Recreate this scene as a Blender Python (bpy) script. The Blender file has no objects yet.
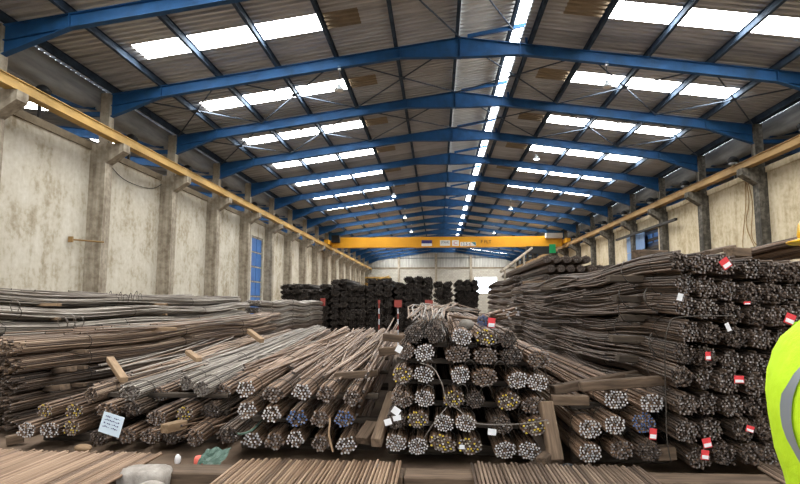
import bpy, bmesh, math, random
from mathutils import Vector, Matrix
random.seed(7)
S = bpy.context.scene
COL = S.collection
R = math.radians

# ------------------------------------------------------------------ camera
YAW, PIT, FPX, EYE = -0.064, 0.1055, 578.0, 1.6
_cy, _sy, _cp, _sp = math.cos(YAW), math.sin(YAW), math.cos(PIT), math.sin(PIT)
FWD = Vector((_sy*_cp, _cy*_cp, _sp)); RGT = Vector((_cy, -_sy, 0)); UPV = RGT.cross(FWD)
cam_d = bpy.data.cameras.new('camera'); cam = bpy.data.objects.new('camera', cam_d); COL.objects.link(cam)
cam_d.sensor_width = 36; cam_d.lens = FPX/800*36; cam_d.clip_start = .05; cam_d.clip_end = 400
m3 = Matrix((RGT, UPV, -FWD)).transposed()
cam.matrix_world = Matrix.Translation((0, 0, EYE)) @ m3.to_4x4()
S.camera = cam

# ------------------------------------------------------------------ light
w = bpy.data.worlds.new('overcast_sky'); S.world = w; w.use_nodes = True
bg = w.node_tree.nodes['Background']; bg.inputs[0].default_value = (.86, .93, 1, 1); bg.inputs[1].default_value = 6.0
SKYLIGHT_STRENGTH = 31.0
RIDGE_STRENGTH = 14.0
S.view_settings.view_transform = 'Standard'; S.view_settings.look = 'None'
S.view_settings.gamma = 1; S.view_settings.use_curve_mapping = False
S.view_settings.exposure = 0.0

# ------------------------------------------------------------------ helpers
def at(x, y, Y):
    """point on the plane Y = const that the photograph shows at pixel x, y"""
    d = FWD + RGT*((x-400)/FPX) - UPV*((y-242)/FPX)
    return Vector((0, 0, EYE)) + d*(Y/d.y)

def link(name, me, parent=None, loc=None, rot=None, scale=None):
    o = bpy.data.objects.new(name, me); COL.objects.link(o)
    if parent is not None: o.parent = parent
    if loc is not None: o.location = loc
    if rot is not None: o.rotation_euler = rot
    if scale is not None: o.scale = scale
    return o

def tag(o, label, cat, group=None):
    o['label'] = label; o['category'] = cat
    if group: o['group'] = group
    return o

def struct(o):
    o['kind'] = 'structure'; return o

class MB:
    def __init__(s): s.v = []; s.f = []; s.m = []; s.sm = []
    def face(s, idx, m=0, sm=False): s.f.append(idx); s.m.append(m); s.sm.append(sm)
    def box(s, x0, x1, y0, y1, z0, z1, m=0):
        b = len(s.v)
        s.v += [(x, y, z) for z in (z0, z1) for y in (y0, y1) for x in (x0, x1)]
        for q in ((0, 2, 3, 1), (4, 5, 7, 6), (0, 1, 5, 4), (2, 6, 7, 3), (0, 4, 6, 2), (1, 3, 7, 5)):
            s.face(tuple(b+i for i in q), m)
        return s
    def prism(s, pts, y0, y1, m=0, axis='y'):
        """polygon in the x-z plane pushed along y (or y-z along x, x-y along z)"""
        b = len(s.v); n = len(pts)
        for t in (y0, y1):
            for p, q in pts:
                s.v.append({'y': (p, t, q), 'x': (t, p, q), 'z': (p, q, t)}[axis])
        s.face(tuple(range(b, b+n)), m); s.face(tuple(range(b+2*n-1, b+n-1, -1)), m)
        for i in range(n):
            j = (i+1) % n
            s.face((b+i, b+n+i, b+n+j, b+j), m)
        return s
    def tube(s, pts, r, n=6, m=0, cap=None, r1=None):
        pts = [Vector(p) for p in pts]; k = len(pts); b = len(s.v)
        for i, p in enumerate(pts):
            t = (pts[min(i+1, k-1)] - pts[max(i-1, 0)]).normalized()
            u = t.cross(Vector((0, 0, 1)))
            if u.length < .05: u = t.cross(Vector((1, 0, 0)))
            u.normalize(); q = u.cross(t)
            rr = r if r1 is None else r + (r1-r)*i/max(1, k-1)
            for j in range(n):
                a = 2*math.pi*j/n
                s.v.append(tuple(p + u*(rr*math.cos(a)) + q*(rr*math.sin(a))))
        for i in range(k-1):
            for j in range(n):
                j2 = (j+1) % n
                s.face((b+i*n+j, b+i*n+j2, b+(i+1)*n+j2, b+(i+1)*n+j), m, True)
        c = m if cap is None else cap
        for base, rev in ((b, False), (b+(k-1)*n, True)):
            vs = s.v[base:base+n]; nb = len(s.v); s.v += vs
            idx = list(range(nb, nb+n))
            s.face(tuple(idx if rev else idx[::-1]), c)
        return s
    def lathe(s, prof, n=12, c=(0, 0), m=0):
        b = len(s.v)
        for r, z in prof:
            for j in range(n):
                a = 2*math.pi*j/n; s.v.append((c[0]+r*math.cos(a), c[1]+r*math.sin(a), z))
        for i in range(len(prof)-1):
            for j in range(n):
                j2 = (j+1) % n
                s.face((b+i*n+j, b+i*n+j2, b+(i+1)*n+j2, b+(i+1)*n+j), m, True)
        s.face(tuple(b+j for j in range(n))[::-1], m); s.face(tuple(b+(len(prof)-1)*n+j for j in range(n)), m)
        return s
    def mesh(s, name, mats):
        me = bpy.data.meshes.new(name); me.from_pydata(s.v, [], s.f)
        for mt in (mats if isinstance(mats, (list, tuple)) else [mats]): me.materials.append(mt)
        me.polygons.foreach_set('material_index', s.m); me.polygons.foreach_set('use_smooth', s.sm)
        me.update(); return me
    def obj(s, name, mats, parent=None, **k): return link(name, s.mesh(name, mats), parent, **k)

# ------------------------------------------------------------------ materials
def mat(name, rough=.7, metal=0.0, spec=.3):
    m = bpy.data.materials.new(name); m.use_nodes = True
    b = m.node_tree.nodes['Principled BSDF']
    b.inputs['Roughness'].default_value = rough; b.inputs['Metallic'].default_value = metal
    b.inputs['Specular IOR Level'].default_value = spec
    return m, m.node_tree.nodes, m.node_tree.links, b
def flat(name, c, rough=.7, metal=0.0, spec=.3):
    m, n, l, b = mat(name, rough, metal, spec); b.inputs['Base Color'].default_value = (*c, 1); return m
def ramp(n, stops):
    r = n.new('ShaderNodeValToRGB'); e = r.color_ramp.elements
    e[0].position, e[0].color = stops[0][0], (*stops[0][1], 1)
    e[1].position, e[1].color = stops[-1][0], (*stops[-1][1], 1)
    for p, c in stops[1:-1]:
        x = e.new(p); x.color = (*c, 1)
    return r
def noisy(name, stops, scale=(1, 1, 1), nscale=4, detail=6, rough=.8, metal=0, bump=.0, island=0.0, objrand=0.0, spec=.3, coord='Object', distort=0.0, nrough=.6):
    """noise-coloured material; island / objrand shift the ramp position piece by piece"""
    m, n, l, b = mat(name, rough, metal, spec)
    tc = n.new('ShaderNodeTexCoord'); mp = n.new('ShaderNodeMapping'); mp.inputs['Scale'].default_value = scale
    l.new(tc.outputs[coord], mp.inputs[0])
    nz = n.new('ShaderNodeTexNoise'); nz.inputs['Scale'].default_value = nscale; nz.inputs['Detail'].default_value = detail
    nz.inputs['Roughness'].default_value = nrough; nz.inputs['Distortion'].default_value = distort
    l.new(mp.outputs[0], nz.inputs['Vector'])
    src = nz.outputs['Fac']
    def shift(sock, amt):
        a = n.new('ShaderNodeMath'); a.operation = 'MULTIPLY_ADD'; a.inputs[1].default_value = amt; a.inputs[2].default_value = -amt/2
        l.new(sock, a.inputs[0]); s = n.new('ShaderNodeMath'); s.operation = 'ADD'
        l.new(src, s.inputs[0]); l.new(a.outputs[0], s.inputs[1]); return s.outputs[0]
    if island: 
        g = n.new('ShaderNodeNewGeometry'); src = shift(g.outputs['Random Per Island'], island)
    if objrand:
        g = n.new('ShaderNodeObjectInfo'); src = shift(g.outputs['Random'], objrand)
    r = ramp(n, stops); l.new(src, r.inputs[0]); l.new(r.outputs[0], b.inputs['Base Color'])
    if bump:
        bp = n.new('ShaderNodeBump'); bp.inputs['Strength'].default_value = bump; bp.inputs['Distance'].default_value = .02
        l.new(nz.outputs['Fac'], bp.inputs['Height']); l.new(bp.outputs[0], b.inputs['Normal'])
    return m
def emit(name, c, s):
    m = bpy.data.materials.new(name); m.use_nodes = True; n = m.node_tree.nodes; n.clear()
    e = n.new('ShaderNodeEmission'); e.inputs[0].default_value = (*c, 1); e.inputs[1].default_value = s
    o = n.new('ShaderNodeOutputMaterial'); m.node_tree.links.new(e.outputs[0], o.inputs[0]); return m

M = {}
M['blue'] = noisy('blue_paint', [(.3, (.012, .055, .14)), (.6, (.016, .095, .26)), (.8, (.03, .12, .30))], nscale=1.5, rough=.6, spec=.3)
M['purlin'] = noisy('blue_grey_purlin', [(.35, (.025, .04, .065)), (.65, (.055, .085, .13))], nscale=2, rough=.8, spec=.15)
M['rod'] = flat('dark_rod', (.05, .07, .10), .7)
M['sheet'] = noisy('galvanised_sheet', [(.25, (.29, .30, .31)), (.5, (.45, .46, .475)), (.75, (.62, .63, .65))], scale=(.35, 6, 1), nscale=1.6, rough=.42, metal=.35, objrand=.30)
M['sheet_bright'] = noisy('ridge_lit_sheet', [(.3, (.52, .52, .50)), (.7, (.70, .70, .68))], scale=(.3, 4, 1), nscale=1.6, rough=.5, objrand=.2)  # paler roof sheet: light from the ridge strip put into its colour
M['patch'] = noisy('aged_brown_sheet', [(.3, (.20, .16, .11)), (.7, (.30, .24, .165))], nscale=3, rough=.7, objrand=.3)
M['skylight'] = emit('translucent_sheet_daylight', (1, .985, .95), SKYLIGHT_STRENGTH)
M['ridge'] = emit('ridge_sheet_daylight', (.95, .98, 1), RIDGE_STRENGTH)
M['gutter'] = noisy('gutter_zinc', [(.3, (.22, .24, .26)), (.7, (.42, .45, .48))], scale=(1, .4, 3), nscale=1.5, rough=.5, metal=.2)
M['rail'] = noisy('yellow_crane_beam', [(.3, (.28, .17, .04)), (.6, (.50, .32, .10)), (.8, (.58, .40, .16))], scale=(1, .3, 1), nscale=2, rough=.6)
M['rail_dirty'] = noisy('dirty_crane_beam', [(.3, (.17, .10, .035)), (.6, (.32, .20, .08)), (.8, (.42, .28, .13))], scale=(1, .3, 1), nscale=2, rough=.7)
M['rail_steel'] = flat('rail_steel', (.16, .14, .12), .4, .6)
M['girder'] = noisy('orange_yellow_girder', [(.3, (.62, .28, .012)), (.7, (.75, .37, .02))], nscale=.5, rough=.45)
M['dark'] = flat('dark_housing', (.02, .022, .025), .5)
M['white'] = flat('white_plate', (.78, .78, .76), .5)
M['navy'] = flat('navy_print', (.03, .035, .17), .5)
M['red_print'] = flat('red_print', (.6, .05, .03), .5)
M['black_print'] = flat('black_print', (.015, .015, .015), .6)
M['sign_red'] = flat('faded_red', (.26, .05, .04), .7)
M['teal'] = flat('teal_print', (.04, .2, .25), .5)
M['green'] = flat('green_cover', (.01, .35, .12), .5)
M['glow'] = emit('lamp_glow', (.9, .97, 1), 14.0)
M['stone_grey'] = noisy('grey_stone', [(.3, (.11, .10, .085)), (.7, (.24, .22, .195))], nscale=9, rough=.9, bump=.5)
M['lampcase_d'] = flat('dull_plastic', (.16, .15, .14), .35)
M['lampcase'] = flat('lamp_case', (.5, .55, .6), .4)

def plaster(name, stops, streak):
    m, n, l, b = mat(name, .9, 0, .15)
    tc = n.new('ShaderNodeTexCoord')
    def nz(sc, s, d, ro=.6, dist=0):
        mp = n.new('ShaderNodeMapping'); mp.inputs['Scale'].default_value = sc; l.new(tc.outputs['Object'], mp.inputs[0])
        x = n.new('ShaderNodeTexNoise'); x.inputs['Scale'].default_value = s; x.inputs['Detail'].default_value = d
        x.inputs['Roughness'].default_value = ro; x.inputs['Distortion'].default_value = dist
        l.new(mp.outputs[0], x.inputs['Vector']); return x.outputs['Fac']
    a = nz((1, 1, 1), .7, 8, .68, .5); s = nz((2, 2, .18), 1.6, 5, .6); f = nz((1, 1, 1), 6, 4)
    mx = n.new('ShaderNodeMix'); mx.inputs[0].default_value = streak; l.new(a, mx.inputs[2]); l.new(s, mx.inputs[3])
    m2 = n.new('ShaderNodeMix'); m2.inputs[0].default_value = .25; l.new(mx.outputs[0], m2.inputs[2]); l.new(f, m2.inputs[3])
    r = ramp(n, stops); l.new(m2.outputs[0], r.inputs[0]); l.new(r.outputs[0], b.inputs['Base Color'])
    bp = n.new('ShaderNodeBump'); bp.inputs['Strength'].default_value = .35; bp.inputs['Distance'].default_value = .03
    l.new(m2.outputs[0], bp.inputs['Height']); l.new(bp.outputs[0], b.inputs['Normal'])
    return m
M['plaster'] = plaster('weathered_plaster', [(.33, (.17, .135, .085)), (.41, (.32, .275, .20)), (.50, (.48, .445, .365)), (.64, (.60, .575, .51))], .3)
M['plaster_r'] = plaster('weathered_plaster_warm', [(.33, (.20, .14, .075)), (.41, (.36, .29, .18)), (.51, (.53, .46, .325)), (.66, (.66, .60, .46))], .35)
M['concrete'] = plaster('raw_concrete', [(.32, (.10, .082, .058)), (.44, (.23, .195, .15)), (.53, (.36, .32, .255)), (.62, (.48, .44, .37))], .6)
M['concrete_dark'] = plaster('dark_concrete', [(.35, (.03, .028, .026)), (.48, (.07, .065, .055)), (.58, (.20, .185, .155))], .5)  # darker concrete for the shutter wall columns and right outer wall
M['ringbeam'] = plaster('ring_beam_concrete', [(.3, (.12, .095, .065)), (.6, (.26, .22, .16))], .3)
M['block'] = None
m, n, l, b = mat('block_wall', .9, 0, .1)
tc = n.new('ShaderNodeTexCoord'); mp = n.new('ShaderNodeMapping'); mp.inputs['Rotation'].default_value = (R(90), 0, 0)
l.new(tc.outputs['Object'], mp.inputs[0]); bk = n.new('ShaderNodeTexBrick'); l.new(mp.outputs[0], bk.inputs[0])
bk.inputs['Color1'].default_value = (.50, .48, .42, 1); bk.inputs['Color2'].default_value = (.42, .40, .35, 1); bk.inputs['Mortar'].default_value = (.3, .28, .25, 1)
bk.inputs['Scale'].default_value = 1; bk.inputs['Brick Width'].default_value = .5; bk.inputs['Row Height'].default_value = .25; bk.inputs['Mortar Size'].default_value = .015
l.new(bk.outputs[0], b.inputs['Base Color']); M['block'] = m
M['cladding'] = noisy('grey_cladding', [(.3, (.30, .30, .28)), (.7, (.46, .46, .43))], scale=(3, 1, .2), nscale=2, rough=.6)
M['floor'] = noisy('dirty_floor', [(.3, (.07, .048, .034)), (.5, (.15, .105, .073)), (.7, (.235, .17, .12))], nscale=.9, detail=10, rough=.9, bump=.3, distort=.6)
M['timber'] = noisy('weathered_timber', [(.3, (.065, .045, .031)), (.5, (.135, .094, .064)), (.7, (.22, .155, .105))], scale=(1.2, 14, 14), nscale=1.5, rough=.9, bump=.25, objrand=.25)
M['timber_fresh'] = noisy('paler_timber', [(.3, (.16, .105, .06)), (.7, (.32, .22, .135))], scale=(1.5, 14, 14), nscale=1.5, rough=.85, bump=.2, objrand=.3)
M['timber_dark'] = noisy('dark_timber', [(.3, (.03, .024, .019)), (.5, (.07, .054, .041)), (.7, (.12, .092, .068))], scale=(1.2, 14, 14), nscale=1.5, rough=.9, bump=.25, objrand=.25)  # timber in darker tones, for the bearers between layers
M['concrete_block'] = noisy('broken_concrete', [(.3, (.20, .18, .16)), (.7, (.42, .39, .355))], nscale=8, detail=8, rough=.95, bump=.8)
M['door_blue'] = noisy('blue_door', [(.3, (.03, .10, .30)), (.7, (.05, .17, .45))], nscale=2, rough=.5)
M['door_dark'] = flat('door_frame_dark', (.015, .03, .07), .5)
M['shutter'] = noisy('blue_grey_shutter', [(.3, (.13, .22, .40)), (.7, (.20, .32, .52))], scale=(1, 4, .5), nscale=2, rough=.5)
M['black_steel'] = flat('dark_steel', (.03, .028, .026), .6, .3)
M['wire'] = flat('binding_wire_steel', (.06, .052, .045), .5, .4)
M['wire_light'] = flat('wire_grey', (.20, .18, .16), .5, .4)

def steel(name, stops, island=.5, rough=.55, metal=.25, orand=.18):
    return noisy(name, stops, scale=(12, .7, 12), nscale=1.2, detail=4, rough=rough, metal=metal, island=island, objrand=orand, spec=.35)
M['rust'] = steel('rusty_bar', [(.2, (.058, .037, .026)), (.45, (.145, .093, .062)), (.6, (.215, .138, .090)), (.85, (.32, .22, .15))])
M['rust_dark'] = steel('dark_mill_bar', [(.2, (.032, .024, .019)), (.5, (.088, .062, .046)), (.85, (.18, .128, .094))])
M['rust_warm'] = steel('warm_rust_bar', [(.2, (.065, .043, .031)), (.45, (.16, .108, .074)), (.6, (.235, .165, .115)), (.9, (.42, .315, .23))], island=.8)
M['rust_mat'] = steel('loose_bar_rust', [(.2, (.085, .052, .034)), (.5, (.215, .138, .087)), (.85, (.37, .26, .175))], island=0, orand=.55)
M['rust_mat2'] = steel('loose_bar_dull', [(.2, (.06, .043, .034)), (.5, (.16, .113, .083)), (.85, (.29, .215, .16))], island=0, orand=.55)
M['grey_bar'] = steel('grey_bar', [(.2, (.09, .077, .065)), (.5, (.225, .195, .165)), (.85, (.43, .395, .345))], island=.75)
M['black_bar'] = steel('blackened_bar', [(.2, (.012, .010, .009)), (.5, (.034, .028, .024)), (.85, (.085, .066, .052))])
def ends(name, stops):
    m, n, l, b = mat(name, .5, .3)
    g = n.new('ShaderNodeNewGeometry'); r = ramp(n, stops); r.color_ramp.interpolation = 'CONSTANT'
    l.new(g.outputs['Random Per Island'], r.inputs[0]); l.new(r.outputs[0], b.inputs['Base Color']); return m
W_, G_, D_, Yl, Bl = (.62, .61, .61), (.30, .28, .275), (.10, .08, .07), (.60, .45, .06), (.09, .16, .34)
M['end_white'] = ends('cut_ends_bright', [(0, W_), (.45, (.48, .48, .5)), (.75, G_), (.92, D_)])
M['end_mid'] = ends('cut_ends_grey', [(0, (.26, .24, .23)), (.3, (.19, .16, .145)), (.6, D_), (.94, (.42, .40, .39))])
M['end_dark'] = ends('cut_ends_dull', [(0, D_), (.4, (.07, .06, .055)), (.75, (.2, .17, .15)), (.93, G_)])
M['end_yellow'] = ends('cut_ends_yellow', [(0, G_), (.3, D_), (.55, Yl), (.80, (.42, .38, .3)), (.92, W_)])
M['end_blue'] = ends('cut_ends_blue', [(0, Bl), (.5, (.16, .22, .36)), (.72, G_), (.88, D_)])
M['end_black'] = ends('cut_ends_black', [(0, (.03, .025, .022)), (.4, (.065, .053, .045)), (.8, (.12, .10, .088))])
M['paper'] = flat('paper_tag', (.80, .82, .85), .7)
M['paper_blue'] = flat('pale_blue_paper', (.62, .74, .84), .7)
M['tag_red'] = flat('red_tag', (.72, .06, .07), .6)
M['tarp_green'] = noisy('green_plastic', [(.3, (.045, .085, .068)), (.7, (.11, .18, .145))], nscale=20, rough=.45)
M['coral'] = flat('coral_plastic', (.75, .16, .12), .5)
M['hivis'] = noisy('hivis_fabric', [(.3, (.50, .80, .015)), (.7, (.60, .92, .03))], nscale=14, rough=.75, bump=.4)
M['reflect'] = flat('reflective_tape', (.30, .34, .38), .35, .3)
M['trouser'] = noisy('navy_trousers', [(.3, (.015, .02, .035)), (.7, (.03, .04, .06))], nscale=10, rough=.9)
M['skin'] = flat('skin', (.42, .24, .16), .55)
M['hair'] = flat('dark_hair', (.02, .014, .01), .7)
M['boot'] = flat('boot_leather', (.03, .022, .016), .6)
M['helmet'] = flat('yellow_helmet', (.85, .50, .01), .3, spec=.5)
M['eye'] = flat('eye_white', (.7, .68, .65), .3)

# ------------------------------------------------------------------ building dimensions
BAY, Y0 = 5.0, 18.67
K0, K1 = -6, 15                       # first and last frame
YF, YB = Y0+K0*BAY, Y0+K1*BAY
XL, XR, XA = -11.15, 12.85, .82
ZE, ZA = 8.77, 10.46                  # frame top at eave and apex
WL, WR = -11.70, 13.12                # wall planes
SLL = (ZA-ZE)/(XA-XL); SLR = (ZA-ZE)/(XR-XA)
def zl(x): return ZE + (x-XL)*SLL
def zr(x): return ZE + (XR-x)*SLR
ROOF = .24                            # sheet above frame top
XJ = 3.02                             # edge of the raised ridge overhang

# floor
f = MB().box(-25, 27, YF-14, YB+1, -.2, 0).obj('floor', M['floor']); struct(f)

# walls left and right with door openings
def wall_long(name, xin, xout, ztop, open_y, zo0, zo1, mt):
    mb = MB(); a, b_ = min(xin, xout), max(xin, xout)
    mb.box(a, b_, YF, open_y[0], 0, ztop); mb.box(a, b_, open_y[1], YB, 0, ztop)
    mb.box(a, b_, open_y[0], open_y[1], zo1, ztop)
    if zo0 > 0: mb.box(a, b_, open_y[0], open_y[1], 0, zo0)
    return struct(mb.obj(name, mt))
DL = (35.75, 38.1); DR = (35.0, 37.9)
wall_long('wall_left', WL, WL-.25, 6.78, DL, 0, 5.9, M['plaster'])
wall_long('wall_right', WR, WR+.25, 6.78, DR, 0, 6.1, M['plaster_r'])
struct(MB().box(WL-.3, WL+.06, YF, YB, 6.78, 7.02).obj('trim_1', M['ringbeam']))
struct(MB().box(WR-.06, WR+.3, YF, YB, 6.78, 7.02).obj('trim_2', M['plaster_r']))
# back wall with a lit opening, cladding above
WO = (6.1, 9.6, 3.2, 5.75)
yb = YB+.25
mb = MB(); mb.box(WL-12.5, WO[0], yb, yb+.3, 0, 7.25); mb.box(WO[1], WR+12.5, yb, yb+.3, 0, 7.25)
mb.box(WO[0], WO[1], yb, yb+.3, 0, WO[2]); mb.box(WO[0], WO[1], yb, yb+.3, WO[3], 7.25)
wb = struct(mb.obj('wall_back', M['block']))
mb = MB(); x = WL-12.5
while x < WR+12.4:
    mb.prism([(x, yb+.02), (x+.06, yb-.02), (x+.14, yb-.02), (x+.20, yb+.02), (x+.25, yb+.02), (x+.25, yb+.1), (x, yb+.1)], 7.25, 11.4, axis='z'); x += .25
mb.obj('cladding', M['cladding'], wb)
for px in (399, 436, 471):
    xx = at(px, 270, yb).x
    MB().box(xx-.2, xx+.2, yb-.25, yb+.02, 0, 9.6).obj('pier', M['concrete'], wb)
MB().box(WL, WR, yb-.08, yb+.02, 7.15, 7.4).obj('ledge', M['ringbeam'], wb)
MB().box(WL, WR, yb-.10, yb-.02, 8.85, 8.95).obj('girt', M['purlin'], wb)
# front end behind the photographer: wide gateway left open
mb = MB(); mb.box(WL-12.5, -4, YF-.5, YF-.2, 0, 11.5); mb.box(5.5, WR+12.5, YF-.5, YF-.2, 0, 11.5); mb.box(-4, 5.5, YF-.5, YF-.2, 5.2, 11.5)
struct(mb.obj('wall_front', M['block']))
# outer walls of the neighbouring halls
XOL, XOR = -23.5, 25.2
struct(MB().box(XOL-.25, XOL, YF, YB, 0, 11.5).obj('wall_outer_left', M['concrete']))
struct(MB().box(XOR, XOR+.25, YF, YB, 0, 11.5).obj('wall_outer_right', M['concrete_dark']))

# ------------------------------------------------------------------ roof: one-metre corrugated sheets
def sheet_mesh(name, xa, xb, zf, mt, width=1.0, period=.25, depth=.09):
    """corrugated sheet from xa to xb (profile repeats in y); origin at its first edge"""
    mb = MB(); y = 0; pr = []
    n_ = round(width/period)
    for i in range(n_):
        o = i*period
        pr += [(o, 0), (o+.10, 0), (o+.135, depth), (o+.215, depth)]
    pr.append((width, 0))
    for yy, dz in pr:
        mb.v.append((xa, yy, zf(xa)+dz)); mb.v.append((xb, yy, zf(xb)+dz))
    for i in range(len(pr)-1): mb.face((2*i, 2*i+1, 2*i+3, 2*i+2))
    return mb.mesh(name, mt)
fl = lambda x: zl(x)+ROOF
fr = lambda x: zr(x)+ROOF
EL, ER = XL-.45, XR+.30
SKL, SKR = (-9.1, -3.45), (5.05, 11.15)
cl = struct(MB().box(XL-.5, XL-.4, YF, YB, fl(EL)-.1, fl(EL)-.02).obj('ceiling_left', M['purlin']))
cr = struct(MB().box(XR+.2, XR+.28, YF, YB, fr(ER)-.12, fr(ER)-.02).obj('ceiling_right', M['purlin']))
mL = sheet_mesh('sheet_l', EL, XA-.02, fl, M['sheet']); mLa = sheet_mesh('sheet_la', EL, SKL[0], fl, M['sheet']); mLs = sheet_mesh('sheet_ls', SKL[0], SKL[1], fl, M['skylight'])
mLp = sheet_mesh('sheet_lp', SKL[1], -2.3, fl, M['patch']); mLb = sheet_mesh('sheet_lb', -2.3, XA-.02, fl, M['sheet'])
mJ = sheet_mesh('sheet_j', XA-.02, XJ-.45, fl, M['sheet_bright']); mJs = sheet_mesh('sheet_js', XJ-.45, XJ+.05, fl, M['ridge'])
XRS = XJ-.15
mR = sheet_mesh('sheet_r', XRS, ER, fr, M['sheet']); mRa = sheet_mesh('sheet_ra', SKR[1], ER, fr, M['sheet']); mRs = sheet_mesh('sheet_rs', SKR[0], SKR[1], fr, M['skylight'])
mRp = sheet_mesh('sheet_rp', 3.85, SKR[0], fr, M['patch']); mRb = sheet_mesh('sheet_rb', XRS, 3.85, fr, M['sheet'])
for k in range(K0, K1):
    for i in range(5):
        y = Y0+k*BAY+i
        yl = y+.12
        if i == 2:
            yy = y+.40
            for me, nm in ((mLa, 'roof_sheet'), (mLs, 'skylight_sheet'), (mLp, 'aged_sheet'), (mLb, 'roof_sheet')): link(nm, me, cl, (0, yy, 0))
        else:
            # neighbours of the skylight shift with it so that the sheets butt
            link('roof_sheet', mL, cl, (0, y+(.40), 0))
        if i == 2:
            for me, nm in ((mRa, 'roof_sheet'), (mRs, 'skylight_sheet'), (mRp, 'aged_sheet'), (mRb, 'roof_sheet')): link(nm, me, cr, (0, y+.2, 0))
        else:
            link('roof_sheet', mR, cr, (0, y+.2, 0))
rj = struct(MB().box(XJ+.0, XJ+.04, YF, YB, fl(XJ)-.10, fl(XJ)-.0).obj('ceiling_ridge', M['purlin']))
for k in range(K0, K1):
    for i in range(5):
        link('roof_sheet', mJ, rj, (0, Y0+k*BAY+i, 0))
# translucent strip of the raised ridge: one length per bay, sloped part and drop
mb = MB(); n_ = 20
me_top = sheet_mesh('ridge_top', XJ-.45, XJ+.05, fl, M['ridge'], width=5.0)
md = MB()
md.v += [(XJ+.045, 0, fr(XJ)+.12), (XJ+.045, 5, fr(XJ)+.12), (XJ+.045, 5, fl(XJ)), (XJ+.045, 0, fl(XJ))]; md.face((0, 1, 2, 3))
me_drop = md.mesh('ridge_drop', M['ridge'])
for k in range(K0, K1):
    p = link('ridge_skylight_sheet', me_top, rj, (0, Y0+k*BAY, 0)); link('ridge_drop_sheet', me_drop, rj, (0, Y0+k*BAY, 0))

# purlins (C sections running the length of the hall)
PL = [XL+.08, -9.45, -7.45, -5.4, -3.38, -1.34]; PR = [XR-.08, 10.95, 8.95, 6.95, 5.0, 3.15]
def purlin(x, zf, lab, grp, h=.2):
    z0 = zf(x)
    mb = MB(); mb.box(x-.012, x+.012, YF, YB, z0+.02, z0+.02+h); mb.box(x-.05, x+.05, YF, YB, z0, z0+.02); mb.box(x-.05, x+.05, YF, YB, z0+.02+h, z0+.035+h)
    return tag(mb.obj('roof_purlin', M['purlin']), lab, 'purlin', grp)
for i, x in enumerate(PL): purlin(x, zl, f'long dark blue roof purlin, {["first", "second", "third", "fourth", "fifth", "sixth"][i]} up from the gutter above the blue door', 'purlins over the blue door side')
for i, x in enumerate(PR): purlin(x, zr, f'long dark blue roof purlin, {["first", "second", "third", "fourth", "fifth", "sixth"][i]} up from the gutter above the shutter', 'purlins over the shutter side')
purlin(XA-.1, zl, 'ridge purlin running along the apex of the blue roof frames', 'ridge purlins')
purlin(XJ-.48, lambda x: zl(x), 'blue purlin along the edge of the bright ridge strip', 'ridge purlins')

# ------------------------------------------------------------------ portal frames
def rafter_mb(xk, xa, zk, za, hx, ax, dk=.80, dm=.38, da=.70):
    """I-section rafter, deep at knee (xk) and at apex (xa)"""
    s = 1 if xa > xk else -1
    zt = lambda x: zk+(x-xk)*(za-zk)/(xa-xk)
    pts = [(xk, zt(xk)-dk), (xk+s*hx, zt(xk+s*hx)-dm), (xa-s*ax, zt(xa-s*ax)-dm), (xa, zt(xa)-da)]
    mb = MB()
    mb.prism([(xk, zt(xk)), (xa, zt(xa))] + pts[::-1], -.012, .012)
    def flange(p, q, t):
        mb.prism([p, q, (q[0], q[1]+t), (p[0], p[1]+t)], -.10, .10)
    flange((xk, zt(xk)-.022), (xa, zt(xa)-.022), .022)
    for p, q in zip(pts, pts[1:]): flange(p, q, .022)
    # secondary haunch flange
    x1 = xk+s*hx
    mb.prism([(xk, zt(xk)-.42), (x1, zt(x1)-dm), (x1, zt(x1)-dm+.02), (xk, zt(xk)-.40)], -.08, .08)
    return mb
rl = rafter_mb(XL, XA, ZE, ZA, 1.75, 2.0).mesh('rafter_l', M['blue'])
rr = rafter_mb(XR, XA, ZE, ZA, 1.9, 2.0).mesh('rafter_r', M['blue'])
def plate_mesh(x, zt, d): return MB().box(x-.012, x+.012, -.1, .1, zt-d, zt).mesh('plate', M['blue'])
pl_a = plate_mesh(XA, ZA+.02, .74); pl_l = plate_mesh(XL+1.75, zl(XL+1.75), .38); pl_r = plate_mesh(XR-1.9, zr(XR-1.9), .38)
pl_l2 = plate_mesh(-1.2, zl(-1.2), .38); pl_r2 = plate_mesh(2.8, zr(2.8), .40)
br = MB().prism([(XA+.25, ZA-.02), (XJ, zl(XJ)+.02), (XJ, zl(XJ)+.14), (XA+.25, ZA+.10)], -.05, .05).mesh('bracket', M['blue'])
pst = MB().box(XJ-.04, XJ+.04, -.04, .04, zr(XJ), zl(XJ)+.1).mesh('post', M['blue'])
NTH = ['first', 'second', 'third', 'fourth', 'fifth', 'sixth', 'seventh', 'eighth', 'ninth', 'tenth', 'eleventh', 'twelfth', 'thirteenth', 'fourteenth', 'fifteenth', 'sixteenth']
for k in range(K0, K1+1):
    e = link('portal_frame', None, None, (0, Y0+k*BAY, 0)); tag(e, f'blue steel portal frame, {NTH[7-k]} from the yellow crane towards the gateway' if k <= 7 else f'blue steel portal frame, {NTH[k-8]} from the yellow crane towards the far wall', 'roof frame', 'blue portal frames')
    for nm, me in (('rafter', rl), ('rafter', rr), ('apex_plate', pl_a), ('stiffener', pl_l), ('stiffener', pl_r), ('stiffener', pl_l2), ('stiffener', pl_r2), ('ridge_bracket', br), ('ridge_post', pst)):
        link(nm, me, e)

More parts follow.
